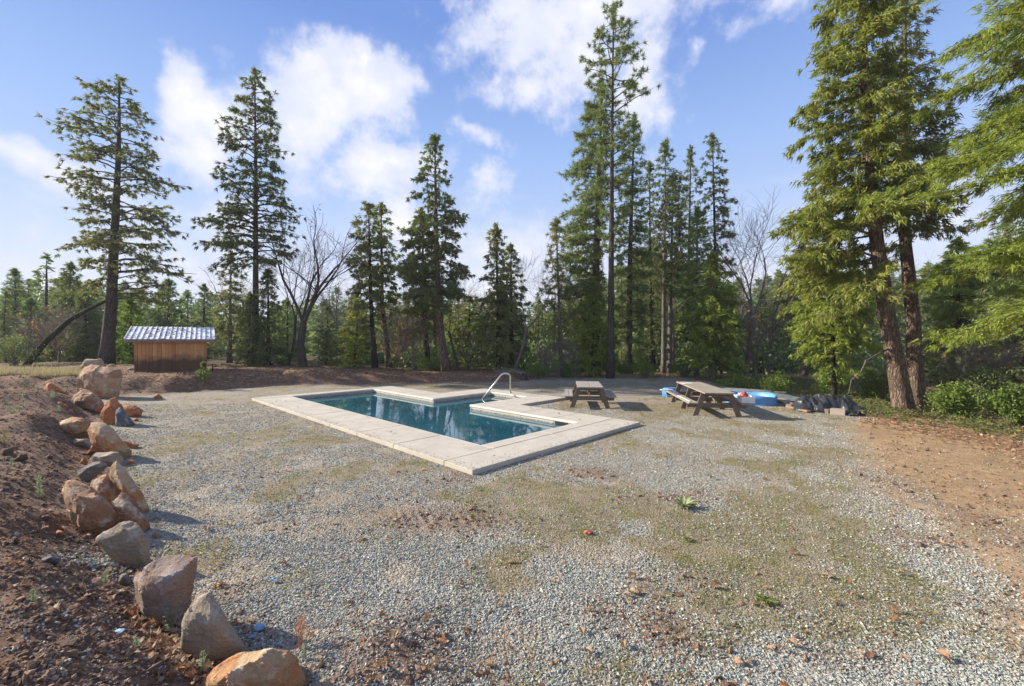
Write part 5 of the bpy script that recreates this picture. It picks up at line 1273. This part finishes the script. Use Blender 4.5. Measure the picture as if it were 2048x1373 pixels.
# ------------------------------------------------------------------ picnic tables
def mat_wood(name, c1, c2, rough=.85):
    m, t, out = material(name); p = objco(t); oi = t.node('ShaderNodeObjectInfo')
    w = t.vm('ADD', p, t.m('MULTIPLY', oi.outputs['Random'], 9))
    g1 = t.noise(t.mapping(w, (22, 1.2, 22)), 2.2, 6, .65); sp = t.noise(w, 3, 4)
    c = t.mix(g1, c1, c2); c = t.mix(t.rng(sp, .5, .7, 0, .45), c, t.mix(1, c, (.55, .52, .5), 'MULTIPLY'))
    c = t.mix(t.m('MULTIPLY', oi.outputs['Random'], .25), c, (.2, .16, .12))
    princ(t, out, c, rough, t.bump(g1, .5, .006), .2); return m
w_grey = mat_wood('grey_weathered_wood', (.22, .195, .17), (.44, .405, .36))
w_brown = mat_wood('brown_weathered_wood', (.105, .080, .058), (.22, .17, .13))
w_tan = mat_wood('tan_weathered_wood', (.21, .175, .135), (.42, .365, .295))
bolt_m, t, out = material('rusty_bolt'); princ(t, out, (.30, .26, .22), .5, None, .5, .6)
def beam(name, a, b, w, h, mat, parent, up=(0, 0, 1)):
    """plank from a to b (local), width w, thickness h"""
    a, b = Vector(a), Vector(b); d = b - a; L = d.length
    me = bevel_box(name, (w, L, h), .005); me.materials.append(mat)
    o = bpy.data.objects.new(name, me); COL.objects.link(o); o.parent = parent; o.location = (a + b) / 2
    y_ = d.normalized(); x_ = y_.cross(Vector(up)).normalized(); z_ = x_.cross(y_)
    o.rotation_euler = Matrix((x_, y_, z_)).transposed().to_euler()
    return o
def picnic(loc, rz, L, tw, zt, zs, span, nframes, ntop, label, top_m, leg_m, gap_mid=.012, nseat=2, slope=0):
    e = empty('picnic_table', loc, label, 'picnic table', rz=rz)
    pw = (tw - gap_mid * (ntop - 1)) / ntop
    for i in range(ntop):
        x = -tw / 2 + pw / 2 + i * (pw + gap_mid); j = random.uniform(-.012, .012)
        beam('table_board', (x, -L / 2 + j, zt - .02), (x, L / 2 + j, zt - .02 + random.uniform(-.004, .004)), pw, .038, top_m, e)
    for sx in (-1, 1):
        sw = .25 / nseat
        for i in range(nseat):
            x = sx * (span / 2 - sw / 2 - i * (sw + .008)); j = random.uniform(-.02, .02)
            beam('seat_board', (x, -L / 2 + j, zs - .02), (x, L / 2 + j, zs - .02), sw, .038, top_m, e)
    ys = [(-L / 2 + .28 + (L - .56) * i / (nframes - 1)) for i in range(nframes)]
    for k, y in enumerate(ys):
        s = .001 * k
        for sx in (-1, 1):
            lg = beam('leg', (sx * (tw / 2 - .06), y, zt - .04), (sx * (span / 2 - .22), y, -.04), .14, .04, leg_m, e, (0, 1, 0))
        beam('seat_beam', (-span / 2 + .03, y + .042, zs - .105), (span / 2 - .03, y + .042, zs - .105), .038, .13, leg_m, e)
        beam('top_beam', (-tw / 2 + .03, y + .042, zt - .09), (tw / 2 - .03, y + .042, zt - .09), .038, .09, leg_m, e)
        if k in (0, nframes - 1):
            q = 1 if k == 0 else -1
            beam('brace', (0, y + .06 * q, zs - .11), (0, y + .46 * q, zt - .06), .09, .038, leg_m, e, (1, 0, 0))
            for sx in (-1, 1):
                for dx in (0, .07):
                    mb = MB(); tube(mb, [(0, -.008, 0), (0, .006, 0)], .012, 8)
                    link('bolt', mb.mesh('bolt'), bolt_m, e, (sx * (span / 2 - .36 - dx), y + .042 - .024 - .0, zs - .105))
    return e
t1 = picnic((2.50, 13.85, 0), math.atan2(-.22, 1.75), 1.85, .78, .68, .40, 1.56, 2, 2, 'smaller grey picnic table beside the right arm of the pool deck', w_grey, w_brown, .014)
t2c = ((5.62 + 6.06) / 2, (11.45 + 14.6) / 2)
t2 = picnic((t2c[0], t2c[1], 0), math.atan2(-(6.06 - 5.62), 14.6 - 11.45), 3.15, .80, .68, .40, 1.62, 3, 5, 'longer brown picnic table cluttered with papers, right of the smaller one', w_tan, w_brown, .007)
def on_t2(x, y, z):
    a = t2.rotation_euler.z; c_, s_ = math.cos(a), math.sin(a)
    return (t2c[0] + x * c_ - y * s_, t2c[1] + x * s_ + y * c_, z), a
def flat_thing(name, label, cat, loc, size, rz, mat, bev=.003, tilt=0):
    me = bevel_box(name, size, bev); me.materials.append(mat); o = bpy.data.objects.new(name, me); COL.objects.link(o)
    o.location = loc; o.rotation_euler = (tilt, 0, rz); return tag(o, label, cat)
def plain(name, c, rough=.6, spec=.4, var=.15):
    m, t, out = material(name); n = t.noise(worldpos(t), 12, 4)
    princ(t, out, t.mix(n, tuple(v * (1 - var) for v in c), tuple(min(1, v * (1 + var)) for v in c)), rough, None, spec); return m
m_paper = plain('paper', (.70, .68, .66)); m_white = plain('white_plastic', (.62, .61, .60)); m_red = plain('red_plastic', (.42, .055, .05), .45)
m_blue = plain('blue_plastic', (.10, .28, .55), .45, .4, .12); m_navy = plain('dark_blue_plastic', (.05, .09, .20)); m_pal = plain('pale_blue_plastic', (.45, .58, .72))
p, a = on_t2(-.20, .95, .70); flat_thing('paper_sheet', 'pale sheet lying on the far end of the longer picnic table top', 'paper', (p[0], p[1], .688), (.36, .28, .008), a + .3, m_paper)
p, a = on_t2(-.68, .70, 0); flat_thing('dark_blue_board', 'dark blue board lying along the near bench of the longer table', 'board', (p[0], p[1], .4105), (.13, 1.1, .016), a + .04, m_navy)
p, a = on_t2(-.74, -.75, 0); flat_thing('white_slat', 'long white slat on the near end of the left bench', 'slat', (p[0], p[1], .409), (.05, 1.25, .014), a + .03, m_white)  # plain white slat
p, a = on_t2(-.68, 1.40, 0); flat_thing('white_board', 'white board sticking out from the far end of the left bench', 'board', (p[0] - .08, p[1], .411), (.42, .17, .02), a + .2, m_white)
p, a = on_t2(.42 - .03, -1.40, 0)
bx = empty('white_box', (p[0] + .36, p[1] + .02, .402), 'white box with a red lump on top on the near end of the right bench', 'box', rz=a)
def open_box(parent, w, d, h, m):
    for nm, c_, s_ in (('floor_panel', (0, 0, .006), (w, d, .012)), ('side_panel', (0, -d / 2 + .006, h / 2 + .006), (w, .012, h - .014)), ('side_panel', (0, d / 2 - .006, h / 2 + .006), (w, .012, h - .014)),
                       ('side_panel', (-w / 2 + .006, 0, h / 2 + .006), (.012, d - .026, h - .014)), ('side_panel', (w / 2 - .006, 0, h / 2 + .006), (.012, d - .026, h - .014))):
        me = bevel_box(nm, s_, .002); link(nm, me, m, parent, c_)
open_box(bx, .34, .30, .17, m_white)
def lump(name, label, cat, loc, size, mat, seed, amp=.25, sub=3, rz=0):
    bm = bmesh.new(); bmesh.ops.create_icosphere(bm, subdivisions=sub, radius=.5)
    for v in bm.verts:
        n = mnoise.fractal(v.co * 3 + Vector((seed, 0, seed)), 1, 2, 4); v.co *= 1 + amp * n
        v.co = Vector((v.co.x * size[0], v.co.y * size[1], v.co.z * size[2]))
    for f in bm.faces: f.smooth = True
    me = bpy.data.meshes.new(name); bm.to_mesh(me); bm.free(); me.materials.append(mat)
    o = bpy.data.objects.new(name, me); COL.objects.link(o); o.location = loc; o.rotation_euler.z = rz
    return tag(o, label, cat)
lump('red_bag', 'crumpled red bag heaped in the white box', 'bag', (p[0] + .31, p[1] + .02, .58), (.22, .18, .20), m_red, 3, .35)
def tri_flag():
    pass
b = G(1342, 793)
e = empty('step_stool', tuple(b), 'small bright blue plastic stool at the far end of the longer table', 'stool', rz=.3)
mb = MB(); 
outl = bend([(-.26, 0, 0), (-.26, 0, .30), (.26, 0, .30), (.26, 0, 0)], .1)
for k in range(len(outl) - 1):
    a_, b_ = outl[k], outl[k + 1]; m_ = (a_ + b_) / 2; d = b_ - a_
    box(mb, m_, (np.linalg.norm(d) + .012, .30, .035), rot=Matrix.Rotation(-math.atan2(d[2], d[0]), 4, 'Y').to_quaternion().to_matrix().to_4x4())
link('shell', mb.mesh('shell'), m_blue, e)
link('cross_panel', bevel_box('cross_panel', (.46, .02, .12), .004), m_blue, e, (0, .11, .20))
# paddling pool
pc = np.array([8.05, 14.35, 0.]); pc[2] = height(pc[0], pc[1])
e = empty('paddling_pool', tuple(pc), 'round blue soft sided paddling pool holding bits of clutter', 'paddling pool')
n_ = 44; th = np.arange(n_) * 2 * PI / n_; wob = .035 * np.sin(5 * th + 1) + .02 * np.sin(11 * th) + .012 * np.sin(17 * th + 2)
rows = [(.80, 0), (.79, .06), (.775, .14), (.785, .22), (.76, .29), (.72, .28), (.715, .10), (.70, .03), (.0, .03)]
V = []
for i, (r_, z_) in enumerate(rows):
    for j, a_ in enumerate(th):
        w_ = wob[j] * (1 if 0 < i < 6 else .5) * (math.sin(i * 1.9) * .6 + .6) if r_ else 0; V.append(((r_ + w_) * math.cos(a_), (r_ + w_) * math.sin(a_), z_ + (.03 * math.sin(3 * a_ + 1) if i in (3, 4, 5) else 0)))
i = np.arange(len(rows) - 1)[:, None] * n_; j = np.arange(n_)[None]; k = (j + 1) % n_
link('vinyl_wall', mesh_np('vinyl_wall', V, [np.stack([i + j, i + k, i + n_ + k, i + n_ + j], -1).reshape(-1, 4)], True), m_blue, e)
for i, (dx, dy, s_, m_, nm, lb) in enumerate(((-.35, -.2, (.5, .35, .03), m_white, 'white_panel', 'white panel lying inside the blue paddling pool'), (-.1, .25, (.3, .2, .05), m_pal, 'pale_blue_panel', 'pale blue panel lying in the middle of the paddling pool'), (-.45, .15, (.26, .16, .14), m_navy, 'dark_blue_tub', 'dark blue tub at the back of the paddling pool'))):  # plain white and pale blue panels, and a tub
    flat_thing(nm, lb, 'clutter', (pc[0] + dx, pc[1] + dy, pc[2] + .24 + s_[2] / 2 - .15 * (i == 2)), s_, .4 * i, m_, .006, .05)
# translucent grey cover over a low frame behind the table
def sheet(name, label, cat, f, nu, nv, mat, thick=.006, loc=(0, 0, 0)):
    U, Vv = np.meshgrid(np.linspace(0, 1, nu), np.linspace(0, 1, nv), indexing='ij')
    P = f(U, Vv).reshape(-1, 3); i = np.arange(nu - 1)[:, None] * nv; j = np.arange(nv - 1)[None]
    Q = np.stack([i + j, i + nv + j, i + nv + j + 1, i + j + 1], -1).reshape(-1, 4)
    me = mesh_np(name, P, [Q], True); o = link(name, me, mat, None, loc)
    md = o.modifiers.new('thickness', 'SOLIDIFY'); md.thickness = thick; md.offset = -1
    return tag(o, label, cat)
m_cover, t, out = material('grey_mesh_cover'); nn = t.noise(worldpos(t), 20, 4); princ(t, out, t.mix(nn, (.15, .17, .17), (.30, .32, .31)), .5, t.bump(t.noise(worldpos(t), 6, 4), .5, .05), .4)
def cov(U, Vv):
    x = 7.0 + 3.6 * U; y = 15.9 - .5 * U + (Vv - .5) * 1.5
    z = .50 * np.sin(np.clip(Vv, 0, 1) * PI) ** .7 * (np.sin(np.clip(U * .9 + .06, 0, 1) * PI) ** .6) * (1 - .55 * U) + .05 * (fbm(x * 3, y * 3, 171, 3) - .5)
    return np.stack([x, y, np.maximum(z, .02) - .05], -1)
sheet('pool_cover', 'grey mesh cover draped over a low frame behind the longer picnic table', 'cover', cov, 44, 22, m_cover)
# boards and black tarp
mat_blk, t, out = material('black_tarp'); fn = t.noise(worldpos(t), 9, 5, .6); princ(t, out, t.mix(fn, (.012, .013, .015), (.045, .047, .052)), .34, t.bump(fn, .5, .03), .6)
def crumple(x, y, s, o=5):
    r = 0; a = 1
    for i in range(o): r = r + a * (1 - np.abs(2 * vnoise(x * s * 2 ** i + i * 7.7, y * s * 2 ** i * .8, 181 + i) - 1)); a *= .5
    return r / 2
def tarp(U, Vv):
    A = np.array([8.55, 12.95]); B = np.array([10.15, 12.35]); nrm = np.array([.35, .93])
    wv = .38 + .10 * np.sin(U * 7) + .05 * np.sin(U * 19)
    c_ = A[None, None] + (B - A)[None, None] * U[..., None] + nrm[None, None] * ((Vv - .5) * 2 * wv)[..., None]
    x, y = c_[..., 0], c_[..., 1]
    base = np.clip(1 - np.abs(Vv - .5) * 2, 0, 1) ** .5 * np.clip(np.minimum(U * 5, (1 - U) * 5), 0, 1) ** .5
    z = base * (.18 + .42 * crumple(x, y, 3.0)) 
    x = x + .10 * (crumple(x + 5, y, 4) - .5); y = y + .10 * (crumple(x, y + 5, 4) - .5)
    return np.stack([x, y, z + .0 + height(x, y)], -1)
sheet('black_tarp', 'crumpled heap of shiny black plastic tarp at the wood edge', 'tarp', tarp, 120, 60, mat_blk)
m_gtarp, t, out = material('dark_grey_tarp'); fn = t.noise(worldpos(t), 7, 5, .6); princ(t, out, t.mix(fn, (.05, .056, .06), (.13, .14, .145)), .45, t.bump(fn, .5, .03), .5)
def apron(U, Vv):
    A = W(1578, 801, 13.9)[:2]; B = W(1640, 820, 12.55)[:2]; dv = np.array([.50, .42])
    c_ = A[None, None] + (B - A)[None, None] * U[..., None] + dv[None, None] * (Vv * (.4 + .9 * U))[..., None]
    x, y = c_[..., 0], c_[..., 1]; return np.stack([x, y, height(x, y) + .05 + .13 * crumple(x, y, 2.5, 4)], -1)
sheet('grey_tarp', 'flat dark grey tarp spreading left of the black heap', 'tarp', apron, 60, 30, m_gtarp)
m_board = mat_wood('old_grey_board', (.24, .20, .16), (.42, .37, .31)); m_rust = mat_wood('orange_rotten_board', (.24, .125, .07), (.36, .20, .11))
def board(label, a, b, w, h, mat, name='loose_board', z=.05):
    A = G(*a); B = G(*b); A[2] = height(A[0], A[1]) + z; B[2] = height(B[0], B[1]) + z
    o = beam(name, A, B, w, h, mat, None); return tag(o, label, 'board')
board('wide grey board pointing from the paddling pool to the tarp', (1556, 799), (1590, 818), .28, .045, m_board)
board('long thin grey board behind the paddling pool', (1492, 795), (1572, 798), .10, .05, m_board, z=.22)
board('orange rotten board in front of the grey tarp', (1575, 816), (1618, 827), .12, .05, m_rust)
board('second orange board lying just behind the first one', (1568, 812), (1600, 818), .09, .05, m_rust, z=.04)
board('pale square timber sticking out under the black tarp', (1662, 828), (1692, 831), .26, .16, m_board, 'timber', .08)
board('short brown timber under the left part of the black tarp', (1625, 822), (1660, 827), .16, .12, w_brown, 'timber', .06)
sheet('tarp_scrap', 'small crumpled black tarp piece at the right end of the heap', 'tarp', lambda U, Vv: np.stack([W(1690, 0, 11.9)[0] + .45 * U, 11.75 + .3 * Vv, height(W(1690, 0, 11.9)[0] + .45 * U, 11.75 + .3 * Vv) + .02 + .14 * crumple(U * 2, Vv * 2, 2, 4) * np.sin(U * PI) ** .5], -1), 34, 24, mat_blk)

# ------------------------------------------------------------------ small plants and odds and ends
m_seed = mat_simple_leaf('seedling_needles', (.16, .24, .15), (.32, .40, .28), .35, 5)
m_lime = mat_simple_leaf('lime_leaf', (.10, .15, .03), (.20, .25, .06), .35, 5)
def seedling(label, px, py, hpx, group=None, mat=None, wide=.22):
    b = G(px, py); D = b[1]; H = hpx / F * D; rng = np.random.default_rng(int(px * 7 + py)); n = 150
    u = rng.random(n); P = np.stack([rng.normal(0, .006, n), rng.normal(0, .006, n), u * H], 1)
    a = rng.uniform(0, 6.28, n); Dv = np.stack([np.cos(a), np.sin(a), rng.uniform(.3, 1.3, n)], 1)
    V, Fq = blades(P, Dv, H * wide * rng.uniform(.6, 1.2, n) * (1.1 - .6 * u), H * .018 + .002, rng)
    e = empty('seedling', tuple(b), label, 'seedling', group)
    link('needles', mesh_np('needles', V, [Fq]), mat or m_seed, e); mb = MB(); tube(mb, [(0, 0, -.02), (0, 0, H)], [.005, .002], 4); link('stem', mb.mesh('stem'), twig_m, e)
seedling('tallest grey green seedling, between the mauve boulder and the upright pointed one', 338, 1262, 50)
seedling('pale seedling in front of the upright pointed boulder', 405, 1338, 38)
seedling('tiny seedling on the dark soil left of the mauve boulder', 273, 1292, 22)
seedling('small seedling on the dark slope below the far left clods', 78, 990, 40)
seedling('small seedling on the dark soil near the lower left edge', 66, 1215, 24)
seedling('seedling in the gravel spill by the flat grey slab', 210, 1165, 24)
seedling('seedling behind the right end of the lowest boulder', 610, 1322, 34)
seedling('leafy sprig at the left edge below the soil mound', 8, 888, 24, mat=m_lime)
SG = 'pale seedlings on the left soil slope'
for px, py, h in ((44, 768, 10), (62, 774, 9), (72, 779, 9), (47, 793, 10), (105, 800, 16), (118, 824, 12), (15, 822, 12), (28, 826, 10), (38, 824, 12), (52, 814, 11), (128, 786, 9), (22, 928, 14)):
    seedling('one of the tiny pale seedlings dotted over the dark slope at the upper left', px, py, h, SG, wide=.35)
def rosette(label, px, py, wpx, mat, seed, name='weed', up=.45, n=22, ww=.30):
    b = G(px, py); rng = np.random.default_rng(seed); r_ = wpx / 2 / F * b[1]; mb = MB()
    for k in range(n):
        a = k * 2.4 + rng.normal(0, .2); L = r_ * rng.uniform(.6, 1.1); el_ = up * rng.uniform(.4, 1.6) * (1 + k / n)
        h = np.array([math.cos(a), math.sin(a), 0]); s = np.array([-h[1], h[0], 0])
        ts_ = np.linspace(0, 1, 5); wd2 = L * ww * np.sin(np.clip(ts_ * .92 + .08, 0, 1) * PI)
        c_ = np.outer(ts_ * L, h); c_[:, 2] = L * (el_ * ts_ - .35 * ts_ ** 2) + .01
        V = np.concatenate([c_ + s * wd2[:, None] / 2 + [0, 0, .01], c_, c_ - s * wd2[:, None] / 2 + [0, 0, .01]])
        Q = [[i, i + 1, 5 + i + 1, 5 + i] for i in range(4)] + [[5 + i, 5 + i + 1, 10 + i + 1, 10 + i] for i in range(4)]
        mb.add(V, np.array(Q))
    return tag(link(name, mb.mesh(name, True), mat, None, tuple(b)), label, 'weed')
m_mull = mat_simple_leaf('mullein_leaf', (.22, .28, .13), (.38, .42, .22), .25, 6)
rosette('pale woolly rosette of a mullein plant on the gravel right of centre', 1367, 1018, 52, m_mull, 1, 'mullein_rosette')
rosette('bright green weed low in the gravel below the mossy patch', 1530, 1206, 46, m_lime, 2, up=.25, n=16, ww=.16)
rosette('small green weed left of the pool in the middle of the gravel', 946, 1040, 14, m_lime, 3, n=12)
rosette('dark green weed below the right mossy patch', 1375, 1084, 18, m_mull, 4, n=12)
def sapling(label, px, py, hpx, wpx, mat, seed, D=None):
    b = G(px, py) if D is None else gz(W(px, py, D)); D = b[1]; H = hpx / F * D; w_ = wpx / 2 / F * D
    wo, cr = conifer_mesh(seed, [(0, 0, 0), (0, 0, H)], .02, [(.05 * H, w_ * .6, w_ * .6), (.4 * H, w_, w_), (.8 * H, w_ * .6, w_ * .6), (H, .02, .02)], 'cedar', 26, up=.6, droop=.2, dens=1.6, s0=.1, size=.55)
    tree_thing('fir_sapling', b, wo, cr, twig_m, mat, label, 'sapling')
sapling('small yellow green fir sapling in front of the right end of the shed', 407, 764, 34, 18, m_lime, 401)
m_dry = plain('dry_weed', (.42, .20, .10), .9)
wo, _ = bare_mesh(411, .3, .006, 7, spread=.45, levels=3, trunk_h=.08, thin=.25)
b = G(600, 1300); e = empty('dry_weed', tuple(b), 'dry reddish branching weed right of the upright pointed boulder', 'weed'); link('stems', wo, m_dry, e)
# blue scraps
m_bnet, t, out = material('blue_scrap'); oi = t.node('ShaderNodeObjectInfo'); princ(t, out, t.mix(oi.outputs['Random'], (.10, .24, .42), (.30, .44, .58)), .5)
lump('blue_mesh_scrap', 'crumpled scrap of bright blue mesh right of the upright pointed boulder', 'scrap', tuple(G(518, 1262) + [0, 0, .02]), (.07, .06, .04), m_bnet, 5, .4)
def scrap(label, px, py, w, h, rz): 
    b = G(px, py)
    return sheet('blue_scrap', label, 'scrap', lambda U, Vv: np.stack([(U - .5) * w, (Vv - .5) * h, .012 + .02 * crumple(U + px, Vv + py, 2, 3)], -1), 8, 6, m_bnet, .002, tuple(b))
scrap('flattened blue scrap just below the crumpled blue mesh', 505, 1280, .045, .03, 0)
scrap('pale blue scrap among the leaves near the bottom edge', 312, 1334, .07, .035, .4)
scrap('small blue scrap between the mauve boulder and the gravel', 548, 1167, .07, .03, .2)
scrap('blue scrap beside the left dirt below the mauve boulder', 238, 1268, .06, .03, .2)
n = 190; bb = np.array([G(g_.normal(505, 60), g_.normal(1050, 58))[:2] for _ in range(n)]); x, y = bb[:, 0], bb[:, 1]
flake = leaf_mesh('blue_flake', 90, .3); flake.materials.append(m_bnet); fo_ = bpy.data.objects.new('blue_flake', flake)
scatter('blue_flakes', np.stack([x, y, height(x, y) + .014], 1), g_.normal(0, [.4, .4, 3], (n, 3)), np.repeat(g_.uniform(.012, .036, (n, 1)), 3, 1), [fo_], 'tiny shredded flakes of blue plastic strewn over the gravel', 33)
lump('red_fungus', 'small crumpled red lump on the gravel below the pool corner', 'litter', tuple(G(1177, 1070) + [0, 0, .012]), (.085, .06, .05), plain('faded_red', (.42, .10, .08)), 8, .5)
# single large leaves one can pick out on the gravel
LG = 'single oak leaves lying on the gravel'
for i, (px, py) in enumerate([(697,1213),(772,934),(935,1134),(1022,1128),(1105,1168),(1156,1193),(1268,1191),(1280,1188),(1163,1268),(1280,1238),(760,1344),(805,1345),(980,1335),(1115,1320),(790,1282),(670,1050),(688,1125),(622,1037),(1080,1095),(1503,945),(1525,948),(1558,960),(1590,1110),(1402,1158),(1533,1180),(1700,1168),(1795,1250),(1740,1318),(1950,1155),(1895,1172),(1805,1155),(1650,1155),(1780,1040),(1790,1055),(1885,1095),(600,1025),(702,1250),(822,1200),(1700,1195),(1660,1158),(1000,1210),(1130,1130),(1588,1302),(1810,1320)]):
    b = G(px, py); o = bpy.data.objects.new('oak_leaf', leaf_objs[i % 4].data); COL.objects.link(o)
    o.location = tuple(b + [0, 0, .014]); o.rotation_euler = (g_.normal(0, .14), g_.normal(0, .14), g_.uniform(0, 6.28)); s = g_.uniform(.06, .09); o.scale = (s, s, s)
    tag(o, 'curled brown oak leaf lying loose on the open gravel', 'leaf', LG)

# ------------------------------------------------------------------ air
def haze():
    x0, x1, y0, y1, z0, z1 = -470, 470, -470, 470, -60, 45
    V = [(x, y, z) for x in (x0, x1) for y in (y0, y1) for z in (z0, z1)]
    me = mesh_np('haze', V, [BOXF]); m = bpy.data.materials.new('haze'); m.use_nodes = True; m.node_tree.nodes.clear()
    t = NT(m.node_tree); o_ = t.node('ShaderNodeOutputMaterial'); pv = t.node('ShaderNodeVolumePrincipled')
    pv.inputs['Color'].default_value = (.90, .94, 1, 1); pv.inputs['Density'].default_value = HAZE; pv.inputs['Anisotropy'].default_value = .0
    t.l.new(pv.outputs[0], o_.inputs['Volume'])
    tag(link('haze', me, m), 'thin pale haze in the air', kind='stuff')
HAZE = .0006
haze()
